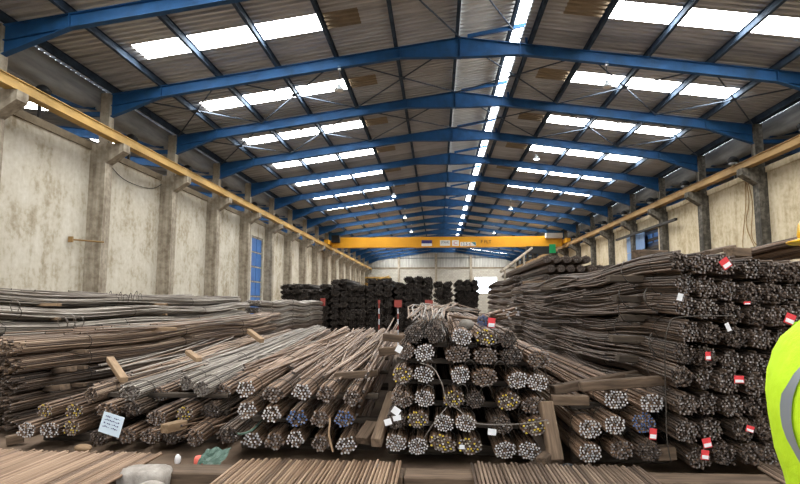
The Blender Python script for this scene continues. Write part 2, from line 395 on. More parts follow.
# cross bracing in the two braced bays
def brace(x0, x1, zf, y0, lab, grp, both=True):
    mb = MB(); o = -.03
    mb.tube([(x0, y0+.1, zf(x0)+o), (x1, y0+BAY-.1, zf(x1)+o)], .028, 5)
    if both:
        mb.tube([(x1, y0+.1, zf(x1)+o-.03), (x0, y0+BAY-.1, zf(x0)+o-.03)], .028, 5)
        xm = (x0+x1)/2; mb.box(xm-.12, xm+.12, y0+BAY/2-.12, y0+BAY/2+.12, zf(xm)+o-.035, zf(xm)+o+.005)
    tag(mb.obj('cross_brace', M['rod']), lab, 'brace', grp)
for k in (0, 1):
    for a, b_ in ((PL[0], PL[2]), (PL[2], PL[4]), (PL[4], XA)):
        brace(a, b_, zl, Y0+k*BAY, 'thin crossed roof bracing rods between two blue frames above the blue door side', 'roof bracing rods, blue door side')
    for a, b_ in ((PR[2], PR[0]), (PR[4], PR[2]), (XA, PR[4])):
        brace(a, b_, zr, Y0+k*BAY, 'thin crossed roof bracing rods between two blue frames above the shutter side', 'roof bracing rods, shutter side')
brace(PL[5], XA, zl, Y0-BAY, 'single diagonal bracing rod near the roof ridge', 'ridge rods', False)
brace(XA, PR[5], lambda x: zl(XA)+.1, Y0-BAY+1, 'single thin rod crossing the bright ridge strip', 'ridge rods', False)

# ------------------------------------------------------------------ columns, corbels, crane beams, gutters
def column(side, y, mt, lab, grp):
    s = 1 if side == 'l' else -1
    xi, xw = (XL, WL) if side == 'l' else (XR-.08, WR)
    e = link('concrete_column', None, None, (xi, y, 0)); tag(e, lab, 'column', grp)
    d = abs(xw-xi)
    mb = MB(); mb.box(min(0, -s*(d+.1)), max(0, -s*(d+.1)), -.22, .22, 0, 6.98)
    mb.obj('shaft', mt, e)
    MB().prism([(-s*.1, 6.98), (s*.60, 6.98), (s*.60, 6.72), (s*.0, 6.32), (-s*.1, 6.32)], -.21, .21).obj('corbel', mt, e)
    MB().box(min(0, -s*.32), max(0, -s*.32), -.16, .16, 6.98, ZE).obj('upper_column', mt, e)
for k in range(K0, K1+1):
    way = f'{NTH[3-k]} from the %s towards the gateway' if k <= 3 else f'{NTH[k-4]} from the %s towards the far wall'
    column('l', Y0+k*BAY, M['concrete'], 'pale concrete column with corbel, '+way % 'blue door', 'columns of the blue door wall')
    column('r', Y0+k*BAY, M['concrete_dark'], 'dark concrete column with corbel, '+way % 'blue shutter', 'columns of the shutter wall')
def crane_beam(x, m_, lab):
    e = link('crane_beam', None, None, (x, 0, 6.98)); tag(e, lab, 'crane beam')
    mb = MB(); mb.box(-.15, .15, YF, YB, 0, .025); mb.box(-.14, .14, YF, YB, .025, .045); mb.box(-.11, .11, YF, YB, .045, .27); mb.box(-.15, .15, YF, YB, .27, .295)
    mb.obj('beam', m_, e)
    MB().box(-.03, .03, YF, YB, .295, .345).obj('rail', M['rail_steel'], e)
crane_beam(-10.72, M['rail'], 'yellow crane runway beam along the wall with the blue door')
crane_beam(12.42, M['rail_dirty'], 'grimy brown yellow crane runway beam along the wall with the sliding shutter')

def gutter(name, x, s, ztop, gap):
    """sagging sheet gutter between frames"""
    mb = MB()
    ys = [YF + i*BAY/6 for i in range((K1-K0)*6+1)]
    for y in ys:
        t = ((y-YF) % BAY)/BAY; sag = .16*math.sin(math.pi*t)
        for dx, dz in ((0, 0), (s*.02, -.25), (s*.10, -.48-sag), (s*.30, -.60-sag), (s*.6, -.60-sag), (s*.66, 0)):
            mb.v.append((x+dx, y, ztop-gap+dz))
    for i in range(len(ys)-1):
        for j in range(5): mb.face((i*6+j, i*6+j+1, (i+1)*6+j+1, (i+1)*6+j), 0, True)
    return struct(mb.obj(name, M['gutter']))
gutter('trim_3', XL-.34, -1, fl(EL)-.02, 0)
gutter('trim_4', XR+.36, 1, fr(ER)-.02, .06)
# neighbouring halls beyond the valley gutters
def side_roof(name, xa, xb, s, k0, k1):
    p = struct(MB().box(min(xa, xa+s*.1), max(xa, xa+s*.1), YF, YB, 8.80, 8.86).obj(name, M['purlin']))
    zf = lambda x: 8.90+abs(x-xa)*.14
    me = sheet_mesh(name+'_s', xa, xb, zf, M['sheet']); ma = sheet_mesh(name+'_a', xa, xa+s*k0, zf, M['sheet']); mk = sheet_mesh(name+'_k', xa+s*k0, xa+s*k1, zf, M['skylight']); mc = sheet_mesh(name+'_c', xa+s*k1, xb, zf, M['sheet'])
    for k in range(K0, K1):
        for i in range(5):
            loc = (0, Y0+k*BAY+i+.3, 0)
            if i == 2:
                for m_, nm in ((ma, 'roof_sheet'), (mk, 'skylight_sheet'), (mc, 'roof_sheet')): link(nm, m_, p, loc)
            else: link('roof_sheet', me, p, loc)
    return zf
zfl = side_roof('ceiling_side_left', XL-.9, XOL, -1, 2.6, 4.8); zfr = side_roof('ceiling_side_right', XR+.95, XOR, 1, 5.0, 5.8)
nl = rafter_mb(XL-.6, XOL, 8.66, 8.66+.14*(XL-.6-XOL), 1.75, 2.0, dk=.40, da=.40).mesh('rafter_n', M['blue'])
nr = rafter_mb(XR+.6, XOR, 8.66, 8.66+.14*(XOR-XR-.6), 1.75, 2.0, dk=.40, da=.40).mesh('rafter_n2', M['blue'])
tie_l = MB().box(XL-1.4, XL-.3, -.06, .06, 8.0, 8.16).mesh('tie', M['blue']); tie_r = MB().box(XR+.3, XR+1.4, -.06, .06, 8.0, 8.16).mesh('tie2', M['blue'])
for k in range(-2, K1):
    for me, t, nm in ((nl, tie_l, 'blue door wall'), (nr, tie_r, 'shutter wall')):
        e = link('neighbour_frame', None, None, (0, Y0+k*BAY, 0)); tag(e, 'blue roof frame of the neighbouring hall seen above the '+nm, 'roof frame', 'frames beyond the '+nm)
        link('rafter', me, e); link('tie_beam', t, e)

# floodlights standing on the wall heads, one per bay
def floodlight(x, y, s, nm):
    e = link('floodlight', None, None, (x, y, 7.02)); tag(e, 'small dark floodlight standing on top of the '+nm, 'floodlight', 'floodlights on the '+nm)
    MB().box(-.04, .04, -.04, .04, 0, .75).obj('post', M['black_steel'], e)
    MB().lathe([(.05, .70), (.22, .74), (.25, .86), (.14, .98), (.06, 1.02)], 12, (s*.05, 0)).obj('hood', M['dark'], e)
    MB().lathe([(.17, .66), (.19, .74)], 12, (s*.05, 0)).obj('lens', M['lampcase'], e)
for k in range(-1, 9):
    floodlight(WL+.0, Y0+k*BAY+2.2, 1, 'blue door wall'); floodlight(WR-.0, Y0+k*BAY+2.2, -1, 'shutter wall')

# pendant lamps below the roof frames
def pendant(x, k, zf, on, lab, grp, drop=.55):
    y = Y0+k*BAY; z = zf(x)-.38
    e = link('pendant_lamp', None, None, (x, y, z)); tag(e, lab, 'lamp', grp)
    MB().box(-.05, .05, -.05, .05, -.06, .06).obj('mount', M['lampcase'], e)
    MB().tube([(0, 0, 0), (0, 0, -drop)], .012, 5).obj('stem', M['rod'], e)
    MB().lathe([(.05, -drop), (.07, -drop-.08), (.16, -drop-.18), (.16, -drop-.23)], 12).obj('shade', M['lampcase'], e)
    MB().lathe([(.13, -drop-.245), (.13, -drop-.232)], 12).obj('bulb', M['glow'] if on else M['white'], e)
pendant(-3.25, 0, zl, False, 'unlit pendant lamp under the nearer blue frame, blue door side', 'unlit lamps')
pendant(5.6, 0, zr, False, 'unlit pendant lamp under the nearer blue frame, shutter side', 'unlit lamps')
for k, x in ((4, -2.9), (6, -2.7), (8, -2.6), (10, -2.5)):
    pendant(x, k, zl, True, 'lit pendant lamp under a far blue frame above the blue door side', 'lit lamps, blue door side', .5)
for k, x in ((2, 5.0), (5, 5.6), (8, 5.8), (10, 6.0)):
    pendant(x, k, zr, True, 'lit pendant lamp under a far blue frame above the shutter side', 'lit lamps, shutter side', .5)

# ------------------------------------------------------------------ doors in the long walls
mb = MB(); d0, d1 = DL
mb.box(WL-.14, WL-.10, d0, d1, 0, 5.9)
dr = struct(mb.obj('door_1', M['door_dark']))
for r_ in range(6):
    for c in range(2):
        z0 = .2+r_*.95; y0 = d0+.12+c*1.09
        MB().box(WL-.10, WL-.07, y0, y0+1.0, z0, z0+.82).obj('door_panel', M['door_blue'], dr)
        if c == 0: MB().box(WL-.10, WL-.05, d0, d1, z0+.84, z0+.92).obj('door_rail', M['concrete'], dr)
sh = struct(MB().box(WR+.12, WR+.16, DR[0], DR[1], 0, 6.1).obj('door_2', M['door_dark']))
for c in range(4):
    y0 = 36.9+c*.84
    for z0, z1 in ((.1, 3.0), (3.05, 4.95), (5.0, 6.05)):
        MB().box(WR-.16, WR-.11, y0, y0+.81, z0, z1).obj('shutter_panel', M['shutter'], sh)
for z0 in (4.3, 4.9, 5.4):
    MB().box(WR+.05, WR+.12, DR[0]+.1, DR[1], z0, z0+.18).obj('shutter_slat', M['black_steel'], sh)
for y0 in (35.2, 36.2):
    MB().box(WR+.09, WR+.125, y0, y0+.75, 5.3, 5.85).obj('door_pane', M['door_blue'], sh)
tk = tag(MB().box(XR-.22, XR-.08, 31.3, 41.6, 5.98, 6.11).obj('sliding_track', M['black_steel']), 'dark sliding door track fixed to the wall above the blue shutter', 'track')

# ------------------------------------------------------------------ overhead crane
CY = 57.0
e = link('overhead_crane', None, None, (0, CY, 7.33)); tag(e, 'yellow overhead travelling crane girder with white signs and hoist', 'crane')
MB().box(-10.45, 12.15, -.3, .3, -.25, .78).obj('girder', M['girder'], e)
for x in (-10.72, 12.42):
    MB().box(x-.2, x+.2, -1.8, 1.8, 0, .42).obj('end_carriage', M['girder'], e)
    for yy in (-1.4, 1.4):
        MB().prism([(yy+.22*math.cos(a*math.pi/6), .18+.22*math.sin(a*math.pi/6)) for a in range(12)], x-.06, x+.06, axis='x').obj('wheel', M['black_steel'], e)
mb = MB(); mb.box(-10.4, -9.6, -.75, -.3, .25, .95); mb.obj('drive_motor', M['dark'], e)
h = MB().box(8.6, 11.3, -1.0, -.32, -1.0, -.28).obj('hoist', M['dark'], e)
MB().box(10.75, 11.35, -1.1, -.98, -.95, -.1).obj('hoist_cover', M['green'], h)
MB().box(9.3, 9.6, -.7, -.6, -1.4, -1.0).obj('hook_block', M['dark'], h)
MB().box(10.5, 12.1, -.9, -.32, .55, 1.0).obj('control_cabinet', M['white'], e)
def plate(px0, px1, py0, py1, mt, nm='sign_plate'):
    a = at(px0, py0, CY-.33); b_ = at(px1, py1, CY-.33)
    return MB().box(a.x, b_.x, -.33, -.30, b_.z-7.33, a.z-7.33).obj(nm, mt, e), a, b_
def text(s, a, b_, mt, par, frac=.8, ybase=.2, dy=-.34):
    cu = bpy.data.curves.new('t', 'FONT'); cu.body = s; cu.size = 1; cu.align_x = 'CENTER'
    o = bpy.data.objects.new('t', cu); COL.objects.link(o)
    dg = bpy.context.evaluated_depsgraph_get(); me = bpy.data.meshes.new_from_object(o.evaluated_get(dg)); bpy.data.objects.remove(o)
    me.materials.clear(); me.materials.append(mt)
    w_ = max(v.co.x for v in me.vertices)-min(v.co.x for v in me.vertices); h_ = max(v.co.y for v in me.vertices)
    sc = (b_.x-a.x)*frac/w_; sz = (a.z-b_.z)*(1-2*ybase)/h_
    return link('lettering', me, par, ((a.x+b_.x)/2, dy, b_.z-7.33+(a.z-b_.z)*ybase), (R(90), 0, 0), (sc, sz, 1))
p, a, b_ = plate(421.5, 432, 240.2, 246, M['white']); q, a2, b2 = plate(421.5, 432, 240.2, 243.4, M['navy'], 'sign_band'); q.location.y = -.012
p, a, b_ = plate(440, 450.2, 240.3, 245.8, M['white']); text('STAHL', a, at(450.2, 244.2, CY-.33), M['black_print'], e)
p, a, b_ = plate(452, 459, 240.3, 245.8, M['white']); text('C', a, b_, M['red_print'], e, .55)
p, a, b_ = plate(460.3, 470.5, 242, 246, M['white']); text('12.5 t', a, b_, M['black_print'], e, .85, .12)
p, a, b_ = plate(471, 476, 242, 246, M['white'])
mb = MB(); mb.prism([(a.x+.02, a.z-7.35), (b_.x-.02, b_.z-7.31), (b_.x-.02, a.z-7.35)], -.345, -.332); mb.obj('sign_triangle', M['teal'], e)
text('F FLT', at(480.5, 240, CY-.33), at(491.5, 243.4, CY-.33), M['black_print'], e, .95, .05, -.31)
# dark canopy with a yellow jib by the far wall
e = link('jib_crane', None, None, (-9.5, 92.5, 0)); tag(e, 'dark canopy with a slanting yellow jib arm at the far wall', 'jib crane')
MB().box(-1.9, 2.2, -1.5, 1.2, 5.5, 5.65).obj('canopy', M['dark'], e); MB().box(-1.9, 2.2, 1.1, 1.2, 4.0, 5.5).obj('back_panel', M['dark'], e)
MB().tube([(-1.9, -1.6, 4.6), (2.0, -1.6, 5.9)], .10, 6).obj('arm', M['rail'], e); MB().box(-1.9, 2.2, -1.6, -1.5, 5.5, 5.75).obj('fascia', M['rail'], e)
MB().box(-1.8, -1.6, -.1, .1, 0, 5.5).obj('mast', M['rail'], e)

# ------------------------------------------------------------------ rebar bundles
def pack(a, b_, r, rnd):
    """bar centres, hexagonal packing inside an ellipse"""
    pts = []; st = r*2.06; row = 0; z = -b_
    while z <= b_:
        x = -a + (st/2 if row % 2 else 0)
        while x <= a:
            if (x/(a-r*.6))**2+(z/(b_-r*.6))**2 <= 1: pts.append((x+rnd.uniform(-.24, .24)*r, z+rnd.uniform(-.24, .24)*r))
            x += st
        z += st*.866; row += 1
    return pts
def bundle_mesh(seed, a, b_, br, L, prof, nseg, m_bar, m_end, sides=6, loose=.012, jit=.022, flare=0.0):
    rnd = random.Random(seed); mb = MB()
    ss = [L*i/nseg for i in range(nseg+1)]
    cn = [(math.cos(2*math.pi*j/sides), math.sin(2*math.pi*j/sides)) for j in range(sides)]
    for x, z in pack(a, b_, br, rnd):
        y0 = rnd.uniform(-jit, jit); y1 = rnd.uniform(-.15, .15)
        fx, fz, ph = rnd.uniform(-1, 1)*loose, rnd.uniform(-1, 1)*loose, rnd.uniform(0, 6.3)
        wx, wz = rnd.uniform(-1, 1)*flare, rnd.uniform(-.3, 1)*flare
        base = len(mb.v); n_ = len(ss)
        for i, s in enumerate(ss):
            dx, dz = prof(s); t = s/L
            g = min(1, t*4)
            cx = x+dx+fx*g*math.sin(ph+t*9)+wx*t*t; cz = z+dz+fz*g*math.cos(ph+t*8)+wz*t*t
            yy = s + (y0 if i == 0 else (y1 if i == n_-1 else 0))
            for c, q in cn: mb.v.append((cx+br*c, yy, cz+br*q))
        for i in range(n_-1):
            for j in range(sides):
                k = (j+1) % sides
                mb.face((base+i*sides+j, base+i*sides+k, base+(i+1)*sides+k, base+(i+1)*sides+j), 0, True)
        # bevelled end: dark rim, bright cut face inside it
        for o, rev in ((0, 0), ((n_-1)*sides, 1)):
            rim = mb.v[base+o:base+o+sides]; mx = sum(q[0] for q in rim)/sides; mz = sum(q[2] for q in rim)/sides; my = rim[0][1]+(.006 if rev else -.006)
            nb = len(mb.v); mb.v += [(mx+(q[0]-mx)*.74, my, mz+(q[2]-mz)*.74) for q in rim]
            for j in range(sides):
                k = (j+1) % sides
                mb.face((base+o+j, base+o+k, nb+k, nb+j) if rev else (base+o+k, base+o+j, nb+j, nb+k), 0)
            cb = len(mb.v); mb.v += mb.v[nb:nb+sides]; idx = list(range(cb, cb+sides))
            mb.face(tuple(idx if not rev else idx[::-1]), 1)
    return mb.mesh('rebar_bundle', [m_bar, m_end])
straight = lambda s: (0, 0)
def saggy(amp, first, span, drift=0.0):
    def p(s):
        t = ((s-first) % span)/span
        z = -amp*math.sin(math.pi*t)**2 if s > first else amp*.25*(first-s)/max(first, .1)*-1
        return (drift*s, z)
    return p
RA, RB = .118, .102
_cache = {}
STY = {  # bar material, end material, bar radius
 'white': ('rust', 'end_white', .0142), 'grey': ('rust', 'end_mid', .0142), 'dull': ('rust_dark', 'end_dark', .0135), 'yellow': ('rust', 'end_yellow', .0142),
 'blue': ('rust', 'end_blue', .0135), 'thick': ('rust', 'end_white', .0165), 'thickgrey': ('rust', 'end_mid', .0165), 'warm': ('rust_warm', 'end_dark', .0115), 'silver': ('grey_bar', 'end_mid', .0115),
 'tall': ('rust_dark', 'end_mid', .0122), 'tallrust': ('rust_dark', 'end_dark', .0122), 'thickblue': ('rust', 'end_blue', .0165), 'frayed': ('rust_warm', 'end_dark', .008)}
DESC = {'white': 'rusty rebar bundle with bright ends', 'grey': 'rusty rebar bundle with grey ends', 'dull': 'dark rebar bundle with brown ends',
 'yellow': 'rebar bundle with yellow painted ends', 'blue': 'rebar bundle with blue and white ends', 'thick': 'thick-barred bundle with bright ends', 'thickgrey': 'thick-barred bundle with grey ends',
 'warm': 'orange brown rebar bundle', 'silver': 'silvery grey rebar bundle', 'tall': 'dark rebar bundle with grey ends', 'tallrust': 'dark rebar bundle with rusty ends', 'thickblue': 'thick-barred bundle with blue ends', 'frayed': 'frayed bundle of thin brown bars'}
PROF = {'straight': (straight, 3), 'sagR': (saggy(.085, .95, 4.2), 14), 'sagL': (saggy(.06, 1.2, 3.6), 12), 'up': (lambda s: (0, .012*s*math.sin(s*.5)), 8)}
def get_mesh(style, prof, L, v, **kw):
    key = (style, prof, L, v)
    if key not in _cache:
        mbar, mend, r = STY[style]; p, ns = PROF[prof]
        _cache[key] = bundle_mesh(hash(key) % 9999 if False else len(_cache)*17+3, RA, RB, r, L, p, ns, M[mbar], M[mend], **kw)
    return _cache[key]
ring = MB(); pts = [((RA+.006)*math.cos(a*math.pi/8), 0, (RB+.006)*math.sin(a*math.pi/8)) for a in range(17)]
ring.tube(pts, .0045, 4)
ring_me = ring.mesh('binding_wire', M['wire'])
ORD = ['bottom', 'second', 'third', 'fourth', 'fifth', 'sixth', 'seventh', 'eighth', 'ninth', 'tenth']
def bundle(loc, style, pile, row, w=1.0, h=1.0, L=11.5, prof='straight', head=0.0, v=None, tilt=0.0, wires=(.35, 2.4), roll=0.0, label=None, group=None, pos='', **kw):
    me = get_mesh(style, prof, L, random.randrange(3) if v is None else v, **kw)
    o = link('rebar_bundle', me, None, loc, (R(tilt), roll, R(-head)), (w, 1, h))
    tag(o, label or f"{DESC[style]}, {ORD[row]} layer of the {pile}{pos}", 'rebar bundle', group or pile)
    p = PROF[prof][0]
    for s in wires:
        dx, dz = p(s); link('binding_wire', ring_me, o, (dx, s+random.uniform(-.08, .08), dz), (random.uniform(-.15, .15), 0, random.uniform(-.2, .2)))
    return o

# --- timber helper
def timber(a, b_, w, h, mt='timber', label=None, group=None, name='timber_beam', cat='timber'):
    """beam from a to b (centre line), section w x h"""
    a, b_ = Vector(a), Vector(b_); d = b_-a; L = d.length
    mb = MB(); bm = bmesh.new(); bmesh.ops.create_cube(bm, size=1)
    for v_ in bm.verts: v_.co = Vector((v_.co.x*L, v_.co.y*w, v_.co.z*h))
    bmesh.ops.bevel(bm, geom=bm.edges[:], offset=min(w, h)*.08, segments=1, affect='EDGES')
    me = bpy.data.meshes.new(name); bm.to_mesh(me); bm.free(); me.materials.append(M[mt])
    o = link(name, me, None, (a+b_)/2)
    o.rotation_mode = 'QUATERNION'; o.rotation_quaternion = d.to_track_quat('X', 'Z')
    return tag(o, label, cat, group) if label else o

# --- central pile --------------------------------------------------------------
CP = 'central pile'; YC = 5.85
C_ROWS = [  # bottom to top: (px, py, width px, style)
 [(396, 443, 21, 'white'), (418, 446, 20, 'white'), (443, 443.5, 27, 'yellow'), (470, 446, 24, 'yellow'), (505.5, 450, 22, 'white'), (529.5, 451, 22, 'white')],
 [(396, 420, 20, 'dull'), (418, 419.5, 21, 'yellow'), (444, 423, 20, 'white'), (466, 423, 21, 'white'), (501, 425, 24, 'dull'), (536, 426.5, 27, 'yellow')],
 [(402, 399, 22, 'grey'), (424.5, 398.5, 20, 'white'), (454, 399, 21, 'yellow'), (475, 400, 19, 'dull'), (509, 401.5, 22, 'yellow'), (534, 405, 24, 'grey')],
 [(403, 375, 21, 'yellow'), (424, 374.5, 21, 'white'), (460.5, 375, 19, 'white'), (485, 377.5, 25, 'grey'), (518, 380, 21, 'white'), (538, 382.5, 20, 'white')],
 [(405, 351, 18, 'grey'), (424.5, 352.5, 21, 'white'), (458, 354, 25, 'grey'), (486, 356, 24, 'grey'), (512, 356, 22, 'dull'), (539, 359, 23, 'grey')],
 [(414, 335, 20, 'dull'), (435, 335, 22, 'dull'), (462, 337, 21, 'white'), (487, 337.5, 22, 'yellow'), (507.5, 339, 20, 'dull')]]
c_objs = {}
for r_, row in enumerate(C_ROWS):
    for i, (px, py, wpx, st) in enumerate(row):
        Yb = YC+.02*r_+random.uniform(-.05, .06)
        w_ = wpx/FPX*Yb/(2*RA)
        c_objs[r_, i] = bundle(at(px, py, Yb), st, CP, r_, w_, .93, 11.5, head=random.uniform(-.8, .8), v=(i+r_) % 3, roll=random.uniform(-.3, .3), pos=f', {NTH[i]} from thick bars')
for r_ in range(6):
    zz = [at(px, py, YC).z for px, py, _, _ in C_ROWS[r_]]; zb = sum(zz)/6 if r_ == 0 else sum(zz)/len(zz)
    for yy in (YC+.55, YC+4.2, YC+8):
        x0 = at(C_ROWS[r_][0][0]-12, 400, YC).x; x1 = at(C_ROWS[r_][-1][0]+12, 400, YC).x
        if r_ == 0: h_ = zb-.10; zc = h_/2
        else: h_ = .055; zc = zb-.118
        timber((x0, yy, zc+.012*(1 if r_ else 0)), (x1, yy, zc-.012*(1 if r_ else 0)), .10, h_, 'timber_dark', label=f'rough timber bearer under the {ORD[r_]} layer of the {CP}', group='bearers of the central pile')

# --- pile of thick bars left of the centre ------------------------------------
TP = 'thick pile'; YT = 5.95
T_ROWS = [
 [(195, 438, 17, 'grey'), (229, 435, 24, 'dull'), (252, 440, 22, 'thick'), (274.5, 441.5, 21, 'thickgrey'), (295.5, 439, 19, 'thick'), (320.5, 443.5, 19, 'thickgrey'), (346, 445, 22, 'thick')],
 [(247, 410, 21, 'thick'), (272, 414, 21, 'thick'), (297, 418, 22, 'thickblue'), (320, 419, 20, 'thickgrey'), (344, 419, 20, 'thickblue')],
 [(245.5, 389, 20, 'thick'), (273, 394.5, 24, 'thickgrey'), (302, 392, 21, 'thick'), (326, 394, 20, 'thickgrey'), (352, 398, 19, 'thickgrey')]]
for r_, row in enumerate(T_ROWS):
    for i, (px, py, wpx, st) in enumerate(row):
        Yb = YT+random.uniform(-.04, .05)
        p = at(px, py, Yb)
        bundle(p, st, TP, r_, wpx/FPX*Yb/(2*RA), .92, 11.0, head=-2.0-1.6*(346-px)/100, v=i % 3, loose=.02, jit=.04, tilt=(.6 if r_ == 2 else .2), pos=f', {NTH[len(row)-1-i]} from central pile')
for r_ in range(3):
    z = at(300, T_ROWS[r_][2][1], YT).z
    for yy in (YT+.6, YT+5, YT+9):
        h_ = z-.10 if r_ == 0 else .055
        dx = -.06*(yy-YT)
        timber((-2.15+dx, yy, h_/2 if r_ == 0 else z-.125), (-.62+dx, yy, h_/2 if r_ == 0 else z-.125), .10, h_, 'timber_dark', label=f'rough timber bearer under the {ORD[r_]} layer of the {TP}', group='bearers of the thick bar pile')
# loose thick bars lying on that pile
def bar(a, b_, r, mt, label, group, cap='end_dark', name='steel_bar', n=6, bow=0.0):
    a, b_ = Vector(a), Vector(b_); pts = []
    for i in range(5):
        t = i/4; pts.append((b_-a)*t + Vector((0, 0, -bow*math.sin(math.pi*t))))
    mb = MB(); mb.tube(pts, r, n, 0, 1)
    return tag(mb.obj(name, [M[mt], M[cap]], None, loc=a), label, 'steel bar', group)
for i in range(26):
    px = random.uniform(236, 352); py = 381+ (px-236)*.07+random.uniform(-4, 3)
    a = at(px, py, YT+random.uniform(0, 1.6)); L = random.uniform(6, 10); hd = R(random.uniform(-9, 4))
    a.z = max(.80, min(a.z, .90))+random.uniform(-.03, .03)
    bar(a, a+Vector((math.sin(hd)*L, math.cos(hd)*L, random.uniform(.02, .16))), .0155, random.choice(['rust', 'rust', 'rust_warm']), 'loose thick bar lying on top of the pile of thick bars', 'loose bars on the thick bar pile', bow=.03)
for i in range(7):
    a = at(357+i*2.2, 416-i*9+random.uniform(-3, 3), YT+.1); a.z = max(a.z, .12)
    bar(a, a+Vector((-.25+random.uniform(-.1, .1), 8, .25)), .0165, 'rust', 'single thick bar leaning along the edge of the thick bar pile', 'edge bars of the thick bar pile')
timber(at(335, 376, 6.6), at(378, 373, 6.6), .08, .075, label='grey brown timber lying across the thick bars', cat='timber')
timber(at(385, 337, 8.2), at(406, 339, 8.0), .12, .10, label='short timber lying crosswise behind the central pile corner', cat='timber')
timber(at(379, 352, 7.4), at(400, 350, 7.4), .10, .10, label='short timber wedged between thick bars and central pile', cat='timber')
timber(at(376, 443, 5.75), at(392, 395, 6.6), .10, .10, label='dark timber prop leaning between thick bars and central pile', cat='timber')
timber(at(362, 441, 5.9), at(373, 424, 6.1), .14, .09, label='dark short timber block lying at the foot of the prop', cat='timber')

# --- low pile on the left with yellow ends ------------------------------------
LP = 'low pile with blue note'; YLP = 6.25
L_LIST = [  # px, py, w, style, row, dY
 (27, 430, 20, 'white', 0, 0), (50, 430, 20, 'white', 0, .02), (72, 428, 17, 'yellow', 0, 0), (99, 438, 20, 'dull', 0, -.1), (127, 436, 20, 'grey', 0, -.05), (151, 436, 21, 'grey', 0, -.05), (172, 437, 20, 'dull', 0, 0),
 (45, 411, 16, 'yellow', 1, .1), (75, 411, 18, 'yellow', 1, .1), (107, 410, 23, 'grey', 1, .1), (133, 409, 22, 'dull', 1, .15), (157, 418, 20, 'grey', 1, .05), (185, 414, 17, 'yellow', 1, .1), (212, 411, 20, 'dull', 1, .3),
 (91, 395, 15, 'warm', 2, .2), (130, 393, 25, 'silver', 2, .15), (160, 394, 18, 'grey', 2, .5), (186, 383, 14, 'silver', 2, .3), (201, 389, 18, 'silver', 2, .15), (222, 391, 20, 'grey', 2, .5)]
for i, (px, py, wpx, st, r_, dY) in enumerate(L_LIST):
    Yb = YLP+dY; p = at(px, py, Yb); p.z = max(p.z, .115)
    bundle(p, st, LP, r_, wpx/FPX*Yb/(2*RA), .9, 11.0, head=-3.2-1.2*(px-120)/100, v=i % 3, tilt=(.9 if r_ == 2 else .15), loose=.018)
for r_, (x0, x1, z, h_) in enumerate(((-4.6, -2.5, .05, .10), (-4.4, -2.4, .335, .05), (-4.1, -2.4, .53, .05))):
    for yy in (YLP+.5, YLP+5):
        dx = -.05*(yy-YLP)
        timber((x0+dx, yy, z), (x1+dx, yy, z), .10, h_, 'timber_dark', label=f'rough timber bearer under the {ORD[r_]} layer of the {LP}', group='bearers of the low pile')
# loose warm bars running up over that pile
for i in range(22):
    px = random.uniform(85, 235); py = 392-(px-90)*.06+random.uniform(-10, 2)
    a = at(px, py, YLP+random.uniform(.6, 2.5)); a.z = max(.70, min(.82, a.z)); L = random.uniform(5, 9); hd = R(random.uniform(-8, 0))
    bar(a, a+Vector((math.sin(hd)*L, math.cos(hd)*L, random.uniform(.05, .2))), .012, random.choice(['rust_warm', 'rust', 'grey_bar']), 'loose thin bar lying over the low pile with the pale blue note', 'loose bars on the low pile', bow=.04)
for i in range(8):
    a = at(random.uniform(150, 215), random.uniform(425, 438), 5.9+random.uniform(-.1, .2)); a.z = max(.05, a.z)
    bar(a, at(random.uniform(225, 262), random.uniform(400, 416), 7.4), .012, 'rust', 'stray bar sticking out between the two low piles', 'stray bars between the low piles')

HEAP = MB()
def to_heap(me, loc, sc):
    b0 = len(HEAP.v)
    for v_ in me.vertices: HEAP.v.append((v_.co.x*sc[0]+loc[0], v_.co.y+loc[1], v_.co.z*sc[2]+loc[2]))
    for p_ in me.polygons: HEAP.face(tuple(b0+i for i in p_.vertices), p_.material_index, p_.use_smooth)
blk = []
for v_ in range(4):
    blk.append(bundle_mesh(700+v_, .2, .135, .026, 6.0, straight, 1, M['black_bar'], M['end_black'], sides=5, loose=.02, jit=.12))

# --- tall left stack of bowed bundles -----------------------------------------
def custom_bundle(pts, style, label, group, a=.12, b_=.10, seed=1, nseg=14, jit=.1, loose=.02, flare=0.0, wires=(.12, .4, .7), name='rebar_bundle', br=None, sides=6):
    """bundle that follows a path of world points"""
    P = [Vector(p) for p in pts]; o0 = P[0]
    ys = [p.y for p in P]
    def prof(s):
        y = o0.y+s
        for i in range(len(P)-1):
            if y <= ys[i+1] or i == len(P)-2:
                t = (y-ys[i])/(ys[i+1]-ys[i]); t = max(0, min(1, t)); t2 = t*t*(3-2*t)
                q = P[i].lerp(P[i+1], t2); return (q.x-o0.x, q.z-o0.z)
    mbar, mend, r = STY[style]
    me = bundle_mesh(seed, a, b_, br or r, ys[-1]-ys[0], prof, nseg, M[mbar], M[mend], loose=loose, jit=jit, flare=flare, sides=sides)
    o = link(name, me, None, o0); tag(o, label, 'rebar bundle', group)
    for t in wires:
        s = t*(ys[-1]-ys[0]); dx, dz = prof(s); link('binding_wire', ring_me, o, (dx, s, dz), (0, 0, random.uniform(-.2, .2)), (a/RA, 1, b_/RB))
    return o
LS = 'bowed brown stack'
